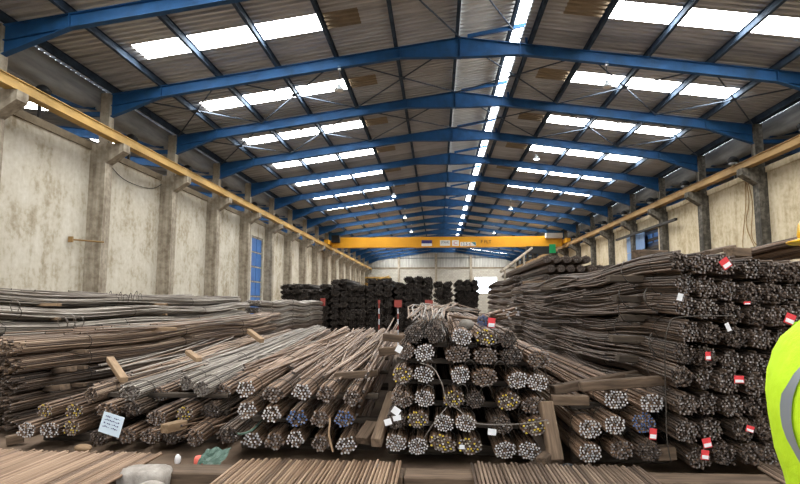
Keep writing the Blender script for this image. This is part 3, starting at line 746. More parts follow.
for r_, (py, z) in enumerate(((424, .17), (406, .38), (386, .60), (364, .84), (347, 1.06))):
    for c in range(3):
        x = -5.2-.27*c; y0 = 6.9+random.uniform(-.06, .06)+.15*c
        st = 'warm' if r_ == 4 or (r_ == 3 and c == 0) else 'tallrust'
        custom_bundle([(x, y0, z), (x+.02, y0+3.2, z-.05), (x-.02, y0+6.5, z+.03-.02*c), (x+.0, y0+9, z-.02), (x-.06+.1*(r_ == 4), y0+11.6, z+(.14 if r_ == 4 else .02))], st,
                      f"{DESC[st]}, {ORD[r_]} layer of the {LS}", LS, a=.135, b_=.115, seed=100+r_*7+c, jit=.12, loose=.03)
    for yy in (8.0, 11.6, 15.4):
        hb = .05 if r_ else z-.11
        timber((-4.95, yy, z-.14 if r_ else hb/2), (-6.0, yy, z-.14 if r_ else hb/2), .10, hb, label=f'timber bearer under the {ORD[r_]} layer of the {LS}', group='bearers of the bowed stack')
# warm brown sprawl on top
for i in range(30):
    y0 = random.uniform(7.2, 11); x = random.uniform(-5.9, -4.98); z = 1.17+random.uniform(0, .05)
    L = random.uniform(6, 9)
    bar((x, y0, z), (x+random.uniform(-.25, .25), y0+L, z+random.uniform(-.02, .07)), .0115, random.choice(['rust_warm', 'rust_warm', 'rust', 'grey_bar']), 'loose brown bar lying on top of the bowed brown stack', 'loose bars on the bowed stack', bow=.05)
GS = 'silvery wall stack'
gl = [(-6.35, 1.22, 'silver'), (-6.65, 1.24, 'silver'), (-6.4, 1.45, 'silver'), (-6.75, 1.46, 'silver'), (-6.65, 1.68, 'silver'), (-6.95, 1.69, 'warm'), (-7.05, 1.25, 'silver'), (-7.1, 1.48, 'silver')]
for i, (x, z, st) in enumerate(gl):
    y0 = 6.6+.2*(i % 3)
    r_ = {1.2: 0, 1.4: 1, 1.6: 2}.get(math.floor(z*5)/5, 2) if False else (0 if z < 1.3 else 1 if z < 1.6 else 2)
    e_ = .10 if r_ == 1 else .04
    custom_bundle([(x, y0, z+.06), (x, y0+2.8, z-.05), (x+.05, y0+5.5, z-.01), (x+.1, y0+8, z-.05), (x+.15, y0+11.6, z+e_)], st, f"{DESC[st]}, {['third', 'second', 'first'][r_]} layer down from the top of the {GS}", GS,
                  a=.15, b_=.105, seed=200+i, jit=.12, loose=.035)
for i, (x, r_) in enumerate([(x, r_) for r_ in range(5) for x in (-6.4, -6.75, -7.1)]):
    z = .12+.215*r_
    for dy in (0, 5.6): to_heap(blk[i % 4], (x, 6.8+dy, z), (.86, 1, .80))
for yy in (9.2, 13.0):
    for z in (1.345, 1.575): timber((-6.2, yy, z), (-7.3, yy, z), .10, .045, 'timber_fresh', label='pale timber slat pressed between layers of the silvery stack', group='slats of the silvery stack')
for i in range(16):
    y0 = random.uniform(7, 10); x = random.uniform(-7.2, -6.4); z = 1.80+random.uniform(-.02, .03)
    bar((x, y0, z), (x+random.uniform(-.3, .3), y0+random.uniform(6, 8), z+random.uniform(-.05, .02)), .011, 'grey_bar', 'loose silvery bar lying on top of the silvery stack', 'loose bars on the silvery stack', bow=.05)
timber(at(0, 293.5, 9.0), at(39, 296.5, 10.6), .14, .05, 'timber_fresh', label='pale plank lying on top of the silvery stack')
timber(at(148, 329, 10.2), at(177, 329, 10.4), .12, .06, 'timber_fresh', label='short pale timber lying on the brown bars of the bowed stack')
timber(at(110, 359, 7.6), at(124, 380, 6.9), .09, .07, 'timber_fresh', label='pale timber stake leaning on the bowed stack')
timber(at(188, 352, 8.0), at(199, 360, 7.6), .08, .06, 'timber_fresh', label='short pale stake end poking up between the bars of the low pile')
timber(at(249, 331, 12.0), at(262, 341, 11.5), .10, .09, 'timber_fresh', label='pale timber stake poking up before the bowed stack end')
# silver bundles that climb over the low pile
for i, (px0, py0, Ya, px1, py1, Yb, st) in enumerate([(140, 385, 7.0, 310, 336, 14.5, 'silver'), (195, 380, 7.0, 330, 341, 13.5, 'silver'), (105, 386, 7.2, 262, 338, 13.5, 'warm'), (225, 378, 7.4, 352, 338, 14, 'grey'), (262, 377, 7.6, 372, 335, 15, 'warm')]):
    a = at(px0, py0, Ya); c = at(px1, py1, Yb)
    custom_bundle([a, a.lerp(c, .33)+Vector((0, 0, .02)), a.lerp(c, .66)+Vector((0, 0, .03)), c], st, ['long silvery bundle climbing across the low pile', 'second silvery bundle beside the thick bars', 'thin orange brown bundle beside the silvery bundle', 'rusty bundle sprawled over the thick bars', 'orange brown bundle sprawled over the thick bars'][i], 'bundles across the low pile', a=.15, b_=.065, seed=300+i, loose=.04, jit=.2)
# wavy grey stack further back
WS = 'wavy grey stack before the blue door'
for r_ in range(7):
    z = .14+.245*r_
    for c in range(2):
        x = -6.15-.3*c; y0 = 19.6
        custom_bundle([(x, y0, z), (x, y0+2.2, z-.06), (x, y0+4.4, z+.04), (x, y0+6.6, z-.06), (x, y0+8.8, z+.03), (x, y0+10.8, z+.0)], 'silver' if r_ > 2 else 'tallrust', f"wavy grey rebar bundle, {ORD[r_]} layer of the {WS}", WS, a=.16, b_=.115, seed=400+r_*2+c, nseg=16, loose=.02, sides=5, br=.018)

# --- tall right stack ----------------------------------------------------------
RS = 'tall stack'; YR = 5.55
R_ROWS = [
 [(699, 455), (725, 451.5), (751, 451), (772, 451), (793, 451)], [(687, 429), (711, 427), (743, 427), (765, 425.5), (788, 426)], [(686, 402), (708, 401), (732, 403), (754.5, 403), (777, 403), (798, 403)],
 [(681, 374), (706, 376), (727, 380), (756, 382), (780, 381), (803, 381)], [(685, 351), (707, 354), (732, 359), (756, 361), (780, 361), (803, 360)], [(689, 329), (711.6, 331), (736.6, 334.6), (761, 335.6), (785, 336), (808, 336)],
 [(686, 303), (708, 306), (733, 311), (759, 313), (778, 313), (797, 311), (818, 311)], [(684.6, 281), (706, 284.6), (728.5, 288), (753, 291), (774.6, 291), (793.5, 291), (815, 291)], [(680, 259), (702, 261), (725, 262), (752, 266), (774, 269), (794, 269), (815, 269)]]
r_objs = {}
for r_, row in enumerate(R_ROWS):
    for i, (px, py) in enumerate(row):
        Yb = YR+random.uniform(-.07, .07)
        p = at(px, py, Yb); p.z = max(p.z, .13)
        st = ['tall', 'tall', 'tallrust', 'tall', 'tallrust'][(i*2+r_*3) % 5]
        r_objs[r_, i] = bundle(p, st, RS, r_, 23/FPX*Yb/(2*RA), 1.04, 12.0, prof='sagR', head=random.uniform(-.3, .3), v=(i+r_) % 3, loose=.03, jit=.035, wires=(.5, 2.2, 4.4), roll=random.uniform(-.25, .25), pos=f', {NTH[i]} from its flank')
for r_ in range(9):
    z = sum(at(px, py, YR).z for px, py in R_ROWS[r_][:3])/3
    for yy in (YR+.95, YR+5.15, YR+9.35):
        hb = .075 if r_ else max(.03, z-.11)
        zc = z-.125 if r_ else hb/2
        timber((2.0-.06*(r_ % 3), yy, zc), (3.95, yy, zc-(.06 if r_ else 0)), .16, hb, 'timber_dark', label=f'dark timber bearer under the {ORD[r_]} layer of the {RS}', group='bearers of the tall stack')
# flank bars that bow out of the tall stack
for i in range(40):
    r_ = random.randrange(1, 9); z = at(*R_ROWS[r_][0], YR).z-.06+random.uniform(-.06, .06)
    y0 = YR+random.uniform(.2, 4); x = 2.16+random.uniform(-.08, .03)
    bar((x, y0, z), (x+random.uniform(-.08, .1), y0+random.uniform(5, 8), z+random.uniform(-.05, .05)), .012, 'rust_dark', 'loose dark bar bowing out of the flank of the tall stack', 'loose flank bars', bow=random.uniform(.03, .12))
# stack behind, its black ends show above the flank
BS = 'black stack behind the tall stack'
for r_ in range(11):
    z = .14+.285*r_-.03
    cols = 7 if r_ > 6 else 2
    for c in range(cols):
        if r_ == 10 and c > 4: continue
        x = 3.42+.31*c+(.12 if r_ % 2 else 0)
        if r_ < 8:
            to_heap(blk[c % 4], (x, 18.4, z), (.75, 1, 1.05)); continue
        bundle((x, 18.3+random.uniform(-.1, .1), z), 'tallrust', BS, min(r_, 9), 1.15, 1.2, 11.5, label=f'black rebar bundle end showing in the {BS}' if r_ > 7 else f'black rebar bundle low in the {BS}', group=BS+(' upper' if r_ > 7 else ' lower'), wires=())
timber((2.6, 17.9, 2.16), (4.4, 17.8, 2.2), .14, .22, label='dark timber beam lying before the black stack ends')
# pale roller rack reaching up beside the crane hoist
e = link('roller_rack', None, None, (3.0, 30, 0)); tag(e, 'slanting pale rack rail beyond the black stack', 'rack')
MB().tube([(-.15, -4, 3.0), (2.2, 2, 4.6)], .07, 6).obj('rail', M['concrete'], e)
for t in (.1, .4, .7): MB().tube([(-.15+2.35*t, -4+6*t, 0), (-.15+2.35*t, -4+6*t, 2.95+1.6*t)], .06, 6).obj('post', M['concrete'], e)
# loose things on top of the tall stack
custom_bundle([(4.10, 6.45, 2.27), (4.12, 8.5, 2.20), (4.1, 11, 2.17), (4.1, 15, 2.15)], 'grey', 'flat rusty bundle lying on top of the tall stack beside the person', None, a=.24, b_=.075, seed=801, jit=.15, loose=.03, br=.014)
custom_bundle([(4.55, 6.7, 2.30), (4.55, 8.5, 2.23), (4.5, 11, 2.2), (4.5, 15, 2.15)], 'grey', 'second flat rusty bundle lying on the tall stack behind the first', None, a=.22, b_=.09, seed=802, jit=.15, loose=.03, br=.014)
timber(at(729, 252, 6.6), at(746, 252.5, 6.9), .12, .10, label='short dark timber block on top of the tall stack')
timber(at(636, 254, 8.2), at(664, 254.5, 8.8), .14, .12, label='short dark timber lying on the top bundles near the shutter')
timber(at(706, 253, 6.6), at(733, 247, 7.4), .08, .05, label='thin dark timber lying on top of the tall stack')

# --- low pile before the tall stack -------------------------------------------
QP = 'crossed timber pile'; YQ = 5.7
Q_ROWS = [[(590, 453, 22, 'white'), (622, 450, 22, 'grey'), (649, 451.5, 24, 'dull')], [(590, 429, 22, 'white'), (615, 425, 21, 'white'), (644, 423, 23, 'blue')], [(616, 399.5, 23, 'white'), (652, 403, 24, 'white')]]
q_objs = {}
for r_, row in enumerate(Q_ROWS):
    for i, (px, py, wpx, st) in enumerate(row):
        Yb = YQ+random.uniform(-.05, .05); p = at(px, py, Yb)
        q_objs[r_, i] = bundle(p, st, QP, r_, wpx/FPX*Yb/(2*RA), .98, 11.5, head=-.6-.3*i, v=i % 3)
for r_, row in enumerate(Q_ROWS):
    z = sum(at(a_, b2, YQ).z for a_, b2, _, _ in row)/len(row)
    for yy in (YQ+.5, YQ+4.5):
        hb = z-.10 if r_ == 0 else .06
        timber((1.35, yy, hb/2 if r_ == 0 else z-.125), (2.3, yy, hb/2 if r_ == 0 else z-.125), .10, hb, 'timber_dark', label=f'timber bearer under the {ORD[r_]} layer of the {QP}', group='bearers of the three layer pile')
timber(at(552, 390, 6.15), at(640, 374, 6.6), .11, .09, label='long grey timber crossing behind the front timber on the three layer pile')
timber(at(580, 386.5, 5.75), at(668, 380, 5.85), .10, .09, label='long brown front timber lying over the three layer pile')
timber(at(551, 400, 6.0), at(588, 400, 6.0), .12, .09, label='short horizontal timber beside the leaning post')
timber(at(556, 461, 5.75), at(545, 402, 5.95), .13, .10, label='upright timber post leaning between central pile and three layer pile')
timber(at(541, 462, 5.6), at(552, 452, 5.9), .10, .08, label='small timber off-cut at the foot of the leaning post')
timber(at(655, 453, 5.75), at(674, 452, 5.75), .14, .12, label='thick timber end at the foot of the tall stack')
# --- black stacks across the back ----------------------------------------------
BK = 'black stack'
def black_stack(px0, px1, top, cols, rows, Yb, first, desc, skip=()):
    xa, xb = at(px0, 300, Yb).x, at(px1, 300, Yb).x; pitch = (xb-xa)/cols; ztop = at(400, top, Yb).z
    n_ = 9; dz = ztop/(n_)
    for r_ in range(n_):
        for c in range(cols):
            if r_ == n_-1 and random.random() < .25: continue
            x = xa+pitch*(c+.5)+random.uniform(-.05, .05)
            if r_ < n_-2 and c < cols-1: to_heap(blk[(r_+c) % 4], (x+pitch/2, Yb+.45, dz*(r_+1)), (pitch/.4*1.1, 1, dz/.27*1.1))
            loc = (x, Yb+random.uniform(-.25, .25), dz*(r_+.5)+random.uniform(-.02, .02)); sc = (pitch/.4*1.09, 1, dz/.27*1.06)
            if r_ < 4:
                to_heap(random.choice(blk), loc, sc); continue
            o = link('rebar_bundle', random.choice(blk), None, loc, (0, random.uniform(-.12, .12), 0), sc)
            tag(o, f'blackened rebar bundle, end on, in the {desc}', 'rebar bundle', desc)
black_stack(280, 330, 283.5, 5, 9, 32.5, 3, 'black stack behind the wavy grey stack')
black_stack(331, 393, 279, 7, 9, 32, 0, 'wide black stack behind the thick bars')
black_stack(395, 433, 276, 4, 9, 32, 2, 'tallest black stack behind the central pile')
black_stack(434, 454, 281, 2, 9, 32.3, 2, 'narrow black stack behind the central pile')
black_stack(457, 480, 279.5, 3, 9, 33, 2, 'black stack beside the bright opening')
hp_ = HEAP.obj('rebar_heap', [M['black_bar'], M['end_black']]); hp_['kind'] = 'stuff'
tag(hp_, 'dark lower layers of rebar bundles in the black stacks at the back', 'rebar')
# black stack flank running on to the right at the back
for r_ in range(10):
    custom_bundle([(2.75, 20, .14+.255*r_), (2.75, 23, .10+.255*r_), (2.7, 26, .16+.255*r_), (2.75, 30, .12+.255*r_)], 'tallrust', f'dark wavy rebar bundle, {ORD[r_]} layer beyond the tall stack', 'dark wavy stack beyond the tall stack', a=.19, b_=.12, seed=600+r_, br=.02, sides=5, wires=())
# marker posts with red caps
for px, lab in ((379, 'slim red and white striped marker post'), (398, 'red and white striped marker post with a square red sign')):
    p0 = at(px, 325, 22); p0.z = 0
    e = link('marker_post', None, None, (p0.x, 22, 0)); tag(e, lab+' before the black stacks', 'marker post')
    H_ = 1.6
    for i in range(8):
        MB().tube([(0, 0, H_*i/8), (0, 0, H_*(i+1)/8)], .022, 8).obj('band', M['lampcase'] if i % 2 == 0 else M['sign_red'], e)
    if px == 398: MB().box(-.14, .14, -.03, .03, 1.45, 1.72).obj('sign', M['sign_red'], e)
    else: MB().box(-.04, .04, -.03, .03, H_, 1.72).obj('cap', M['sign_red'], e)
e = link('marker_post', None, None, (at(429, 300, 22).x, 22, 0)); tag(e, 'red signboard on a short post behind the frayed bars', 'sign')
MB().tube([(0, 0, 0), (0, 0, 1.5)], .03, 8).obj('post', M['white'], e); MB().box(-.15, .15, -.03, .03, 1.45, 1.72).obj('sign', M['sign_red'], e)
p0 = at(323, 302, 30.5); tag(MB().box(-.12, .12, -.1, .1, -.2, .2).obj('red_rag', M['sign_red'], None, loc=p0), 'red rag hanging at the end of the wavy grey stack', 'rag')

# ------------------------------------------------------------------ on top of the central pile
# frayed thin bars
top = 'frayed thin bars on the central pile'
rnd = random.Random(5)
for i in range(26):
    x = at(406+i*1.6, 330, 6.2).x+rnd.uniform(-.03, .03); z = 1.41+rnd.uniform(0, .04)
    custom = [(x, 6.1+rnd.uniform(-.05, .4), z), (x+rnd.uniform(-.08, .12), 7.2, z+.05+rnd.uniform(0, .07)), (x+rnd.uniform(-.1, .3), 8.6, z+.08+rnd.uniform(-.02, .10)), (x+rnd.uniform(0, .9), 10.8, z+rnd.uniform(0, .06))]
    mb = MB(); o0 = Vector(custom[0]); mb.tube([Vector(q)-o0 for q in custom], .009, 5)
    tag(mb.obj('thin_bar', [M['rust_warm' if i % 3 else 'wire_light']], None, loc=o0), 'thin brown bar in the frayed heap on top of the central pile', 'steel bar', top)
# bent thick bars with bright ends rising to the right
for i in range(9):
    a = at(448+i*1.5, 318+rnd.uniform(-4, 6), 9.5); b_ = at(rnd.uniform(492, 519), rnd.uniform(308, 319), 7.4)
    mb = MB(); mb.tube([(0, 0, 0), (b_-a)*.5+Vector((0, 0, -.06)), b_-a], .016, 6, 0, 1)
    tag(mb.obj('bent_bar', [M['rust'], M['end_white']], None, loc=a), 'bent rusty bar with a bright end rising above the central pile', 'steel bar', 'bent bars on the central pile')
top_bundle = bundle(at(483, 321, 7.0), 'blue', CP, 5, .62, .75, 6, label='small rebar bundle with blue and white ends on top of the central pile', group='top bundle', head=8)
# grey stone
def rock(name, loc, size, mt, label, cat, seed=1, flatz=0.0):
    bm = bmesh.new(); bmesh.ops.create_icosphere(bm, subdivisions=3, radius=1); r_ = random.Random(seed)
    offs = [Vector((r_.uniform(-1, 1), r_.uniform(-1, 1), r_.uniform(-1, 1))).normalized() for _ in range(9)]
    for v_ in bm.verts:
        d = 1+sum(.09*max(0, v_.co.dot(o_))**3 for o_ in offs)-.15*max(0, v_.co.dot(offs[0]))
        v_.co = Vector((v_.co.x*size[0]*d, v_.co.y*size[1]*d, v_.co.z*size[2]*d))
    for f_ in bm.faces: f_.smooth = True
    me = bpy.data.meshes.new(name); bm.to_mesh(me); bm.free(); me.materials.append(M[mt])
    return tag(link(name, me, None, loc), label, cat)
rock('stone', at(466.5, 325, 6.6)+Vector((0, 0, 0)), (.078, .08, .062), 'stone_grey', 'rounded grey stone resting on top of the central pile', 'stone', 3)
# curling binding wires
def wire(pts, label, group, r=.005, mt='wire'):
    P = [Vector(p) for p in pts]; out = []
    for i in range(len(P)-1):
        p0, p1, p2, p3 = P[max(i-1, 0)], P[i], P[i+1], P[min(i+2, len(P)-1)]
        for k in range(6):
            t = k/6; out.append(.5*((2*p1)+(p2-p0)*t+(2*p0-5*p1+4*p2-p3)*t*t+(3*p1-p0-3*p2+p3)*t**3))
    out.append(P[-1]); o0 = out[0]
    mb = MB(); mb.tube([q-o0 for q in out], r, 5)
    return tag(mb.obj('loose_wire', M[mt], None, loc=o0), label, 'wire', group)
yw = 5.72
wire([at(420, 363, yw), at(433, 368, yw), at(442, 384, yw-.05), at(447, 402, yw-.05), at(458, 409, yw), at(468, 418, yw-.05), at(480, 424, yw-.05), at(520, 424, yw-.05), at(548, 420, yw)], 'long loose wire curling across the front of the central pile', None, .006, 'wire_light')
wire([at(447, 407, yw), at(436, 420, yw-.05), at(428, 432, yw-.05), at(423, 440, yw)], 'short loose wire hanging before the lower bundles of the central pile', None, .005, 'wire_light')
for i, (x, y) in enumerate([(402, 392), (428, 393), (462, 392), (470, 368), (500, 369), (512, 392), (540, 374), (455, 344), (512, 346), (430, 368), (486, 393), (525, 412)]):
    wire([at(x-7, y+4, yw+.3), at(x-5, y-4, yw-.02), at(x, y-8, yw-.03), at(x+5, y-4, yw-.02), at(x+6, y+4, yw+.3)], 'small wire loop sticking out between bundles of the central pile', 'wire loops on the central pile', .0045)
wire([at(666, 410, 5.45), at(665, 350, 5.42), at(669, 325, 5.42), at(680, 317, 5.44), at(735, 316, 5.42)], 'long thin bar bent over the front of the tall stack', None, .006, 'wire')
wire([at(666, 410, 5.45), at(667, 440, 5.42), at(671, 462, 5.42)], 'thin hanging bar before the thick timber end', None, .005, 'wire')
for i, (x, y) in enumerate([(627, 273), (625, 297), (624, 312), (620, 330), (655, 345), (650, 300)]):
    yy = 2.1*FPX/(x-437)
    wire([at(x-3, y-12, yy), at(x-6, y-3, yy-.1), at(x-1, y+7, yy-.1), at(x+8, y+12, yy)], 'wire tie hanging on the flank of the tall stack', 'flank wires', .006, 'wire')
for i in range(9):
    x = 98+i*5; yy = 11.5
    wire([at(x, 302, yy), at(x+1, 297-i % 3, yy), at(x+3+i % 2, 295-(i*2) % 5, yy), at(x+4, 299, yy)], 'thin wire end curling up from the silvery stack', 'wire ends on the silvery stack', .006, 'wire')
for i, (x, y) in enumerate([(60, 322), (68, 320), (76, 321), (12, 305)]):
    wire([at(x, y+6, 8.0), at(x-2, y-2, 7.9), at(x+4, y-5, 7.9), at(x+8, y, 7.9), at(x+6, y+6, 8.0)], 'thin wire loop lying on the bowed brown stack', 'wire loops on the bowed stack', .006, 'wire_light')
wire([at(330, 416, 6.1), at(330, 422, 5.85), at(329, 435, 5.78), at(333, 452, 5.75)], 'frayed tan rope hanging from the pile of thick bars', None, .012, 'timber_fresh')
for sx in (-1, 1):
    pass
# cables on the walls
c0 = Vector((WR-.05, 24.4, 0))
for i, (dy, zz) in enumerate(((0, 4.4), (.25, 4.9), (.5, 4.0))):
    wire([(WR-.55, 24.0, 6.9), (WR-.08, 24.5+dy, 5.8), (WR-.08, 24.7+dy*1.5, zz), (WR-.08, 24.3+dy, 3.9)], 'rusty cable hanging beside the dark column', 'cables beside the dark column', .018, 'rail_dirty')
wire([(WL+.05, 19.2, 6.7), (WL+.06, 20.5, 6.2), (WL+.06, 22.5, 6.25), (WL+.05, 23.6, 6.7)], 'black cable sagging below the ring beam beside the crane beam', None, .014, 'dark')
a = at(74, 239.5, 17.6); e = tag(MB().tube([(0, 0, 0), (.66, .66, -.02)], .03, 6).obj('anchor_bar', M['rail_dirty'], None, loc=(XL-.45, 17.6, a.z)), 'rusty anchor bar sticking out beside the concrete column', 'bar')
e2 = MB().box(-.07, .07, -.09, -.03, -.09, .09).obj('anchor_plate', M['rail_dirty'], e)

# ------------------------------------------------------------------ tags and papers
def paper(p, w_, h_, mt, parent=None, rz=0.0, label=None, rx=0.0, name='tag', strip=None):
    mb = MB(); mb.v += [(-w_/2, 0, -h_/2), (w_/2, 0, -h_/2), (w_/2, -.004, h_/2), (-w_/2, -.004, h_/2), (-w_/2, .003, -h_/2), (w_/2, .003, -h_/2), (w_/2, -.001, h_/2), (-w_/2, -.001, h_/2)]
    for q in ((0, 1, 2, 3), (7, 6, 5, 4), (0, 4, 5, 1), (1, 5, 6, 2), (2, 6, 7, 3), (3, 7, 4, 0)): mb.face(q)
    o = mb.obj(name, M[mt], None, loc=p, rot=(rx, rz, 0))
    if strip:
        s_ = MB().box(-w_*.42, w_*.42, -.008, -.004, -h_*.38, -h_*.02).obj('print', M[strip], o)
    if parent is not None:
        bpy.context.view_layer.update()
        o.parent = parent; o.matrix_parent_inverse = parent.matrix_world.inverted()
    if label: o['label'] = label
    return o
yt = 5.40
for px, py, w_, h_, rz, key, mt in [(725.5, 263.5, 9, 10, -.6, (8, 2), 'tag_red'), (790, 319, 9, 10, .4, (6, 5), 'tag_red'), (708, 356, 5, 8, 0, (4, 1), 'tag_red'), (739, 379.5, 9, 7, 0, (3, 2), 'tag_red'),
     (707, 443, 8, 9, -.2, (0, 0), 'tag_red'), (705, 455, 7, 9, .1, (0, 0), 'tag_red'), (750, 429, 7, 6, .3, (1, 2), 'tag_red'), (747, 303, 6, 3, 0, (6, 3), 'tag_red'),
     (680, 297, 5, 7, .3, (6, 0), 'paper'), (728, 327, 4, 8, -.4, (5, 2), 'paper')]:
    o = paper(at(px, py, yt), w_/FPX*yt, h_/FPX*yt, mt, r_objs[key], rz, ('red tag' if mt == 'tag_red' else 'small white tag'), strip='paper' if mt == 'tag_red' else None)
paper(at(653, 434, 5.58), .065, .10, 'tag_red', q_objs[1, 2], .1, 'red tag', strip='paper')
paper(at(491.5, 323, 6.9), .085, .12, 'tag_red', top_bundle, .1, 'red tag', strip='paper')
for px, py, w_, h_, rz, key in [(396, 411, 8, 7, .6, (1, 0)), (388, 422, 7, 6, -.3, (1, 0)), (397, 418, 8, 5, -.2, (1, 0)), (492, 432, 8, 6, .1, (1, 4)), (399, 349, 6, 7, .5, (4, 0)), (462, 447, 5, 4, 0, (0, 3))]:
    paper(at(px, py, 5.68), w_/FPX*5.68, h_/FPX*5.68, 'paper', c_objs[key], rz, 'white paper tag')
nt = paper(at(111.5, 424.5, 6.02), .235, .215, 'paper_blue', None, .28, name='paper_note')
tag(nt, 'pale blue handwritten paper note on the low pile of bars', 'note')
rnd = random.Random(9)
for i, z in enumerate((.065, .03, -.005, -.04)):
    mb = MB(); x = -.085
    for k in range(9):
        if k in (4,) and i in (0, 3): x += .019; continue
        mb.box(x, x+.012, -.0065, -.0045, z+rnd.uniform(-.004, .004), z+.004+rnd.uniform(0, .010)); x += .019
    mb.obj('handwriting', M['navy'], nt)

# ------------------------------------------------------------------ foreground: mats of loose bars on sleepers
def mat_of_bars(x0, x1, yend, pitch, head, label, group, L=4.9, z=.165, r=.0125, mt='rust_mat'):
    mb = MB(); mb.tube([(0, 0, 0), (0, -L*.5, 0), (0, -L, 0)], r, 6, 0, 1)
    mes = [mb.mesh('steel_bar', [M[mt], M['end_dark']])]
    x = x0; rn = random.Random(int(abs(x0)*100))
    while x < x1:
        o = link('steel_bar', mes[0], None, (x, yend+rn.uniform(-.06, .04), z+rn.uniform(-.003, .004)), (0, rn.uniform(0, 6), R(-head+rn.uniform(-.25, .25))))
        tag(o, label, 'steel bar', group); x += pitch*rn.uniform(.92, 1.12)
mat_of_bars(-4.75, -2.62, 5.58, .030, 0, 'loose rusty bar in the foreground mat beside the broken concrete block', 'bars of the mat by the concrete block')
mat_of_bars(-1.80, -.33, 5.42, .030, 0, 'loose rusty bar in the foreground mat before the thick bar pile', 'bars of the mat before the thick bars')
mat_of_bars(.30, 1.78, 5.42, .032, 0, 'loose dull bar in the foreground mat before the central pile and leaning post', 'bars of the mat before the leaning post', mt='rust_mat2')
mat_of_bars(2.80, 3.35, 5.46, .032, 4, 'loose dull bar in the small foreground mat beside the person', 'bars of the mat beside the person', mt='rust_mat2', L=3.0)
for x0, x1, lab in ((-2.66, -.30, 'long squared timber sleeper before the thick bar pile'), (-.29, 1.5, 'squared timber sleeper lying before the central pile'), (1.51, 3.6, 'squared timber sleeper lying before the tall stack')):
    timber((x0, 5.16, .075), (x1, 5.16, .075), .28, .15, label=lab, name='timber_sleeper')
for x0, x1, lab in ((-4.9, -2.68, 'timber sleeper under the mat beside the concrete block'), (-4.9, -2.7, 'rear timber sleeper under the mat beside the concrete block')):
    timber((x0, 5.2 if 'rear' not in lab else 1.6, .075), (x1, 5.2 if 'rear' not in lab else 1.6, .075), .2, .15, label=lab, name='timber_sleeper')
timber((-1.9, 1.4, .075), (3.5, 1.4, .075), .2, .15, label='timber sleeper under the near ends of the foreground mats', name='timber_sleeper')
# dusty steel plates on the floor between mats and piles
for x0, x1, y0, y1, lab in ((-2.6, -1.85, 5.32, 5.85, 'dusty brown floor plate before the low pile'), (-.30, .26, 5.32, 5.72, 'dusty brown floor plate before the central pile')):
    tag(MB().box(x0, x1, y0, y1, .0, .012).obj('floor_plate', M['timber']), lab, 'plate')
# broken concrete blocks
def block(loc, size, seed, label, rz=0):
    bm = bmesh.new(); bmesh.ops.create_cube(bm, size=1); bmesh.ops.subdivide_edges(bm, edges=bm.edges[:], cuts=4, use_grid_fill=True)
    r_ = random.Random(seed)
    for v_ in bm.verts:
        c = v_.co.copy(); k = 1-.16*max(0, (c.length-.62)/.25)
        v_.co = Vector((c.x*size[0], c.y*size[1], c.z*size[2]))*k+Vector([r_.uniform(-1, 1)*.008 for _ in range(3)])
    for f_ in bm.faces: f_.smooth = True
    me = bpy.data.meshes.new('concrete_block'); bm.to_mesh(me); bm.free(); me.materials.append(M['concrete_block'])
    tag(link('concrete_block', me, None, loc, (0, 0, rz)), label, 'concrete block')
block((-2.50, 4.98, .10), (.40, .26, .20), 1, 'broken pale concrete block at the edge of the foreground mat', .05)
rock('stone', (-2.32, 4.72, .07), (.15, .12, .09), 'concrete_block', 'rounded pale stone beside the broken concrete block', 'stone', 7)
rock('stone', (-1.98, 4.72, .05), (.2, .12, .06), 'concrete_block', 'flat pale stone beside the timber sleeper', 'stone', 11)
rock('stone', at(83, 448, 6.05)+Vector((0, 0, .0)), (.085, .06, .04), 'timber_fresh', 'flat brown stone lying before the low pile', 'stone', 13)
rock('plastic_bag', Vector((at(377, 455, 5.6).x, 5.6, .045)), (.055, .05, .05), 'lampcase_d', 'crumpled clear plastic bag at the foot of the central pile', 'bag', 15)
rock('plastic_bag', Vector((at(567, 455, 5.62).x, 5.62, .06)), (.07, .06, .065), 'dark', 'crumpled dark plastic bag beside the leaning post', 'bag', 16)
rock('stone', Vector((at(512, 459, 5.55).x, 5.62, .03)), (.10, .05, .03), 'lampcase_d', 'flat grey stone lying before the central pile', 'stone', 19)
# dunnage ends by the left pile
timber(at(6, 441, 6.4), at(24, 437, 6.5), .10, .10, label='dark timber stub at the foot of the yellow ended bundles')
timber(at(164, 429, 5.95), at(184, 424, 6.2), .11, .09, 'timber_fresh', label='brown timber block between the low pile and the stray bars')
for px, py, Yp, lab in ((67, 369, 7.4, 'third'), (60, 387, 7.2, 'second')):
    timber(at(px-14, py+2, Yp+.3), at(px+5, py, Yp-.15), .12, .07, 'timber', label=f'rough timber end poking out above the {lab} layer of the bowed brown stack')
# green plastic scrap, coral plastic, red disc, blue-white scrap
mb = MB(); rn = random.Random(4); n_ = 9
for i in range(n_):
    for j in range(n_):
        u, v_ = i/(n_-1)-.5, j/(n_-1)-.5
        mb.v.append((u*.24+v_*.05, v_*.16+rn.uniform(-.01, .01), .03+.018*math.sin(u*9+v_*5)+.13*(.5+v_)+rn.uniform(0, .022)))
for i in range(n_-1):
    for j in range(n_-1): mb.face((i*n_+j, (i+1)*n_+j, (i+1)*n_+j+1, i*n_+j+1), 0, False)
p = at(214, 447, 5.72); p.z = 0
tag(mb.obj('plastic_sheet', M['tarp_green'], None, loc=p), 'crumpled green plastic sheet before the thick bar pile', 'plastic sheet')
p = at(199, 448, 5.72); p.z = .055
tag(MB().lathe([(.035, -.055), (.045, -.04), (.045, .03), (.03, .055)], 10).obj('plastic_cup', M['coral'], None, loc=p), 'coral red plastic cup beside the green plastic sheet', 'cup')
p = at(291, 453, 5.62); p.z = .03
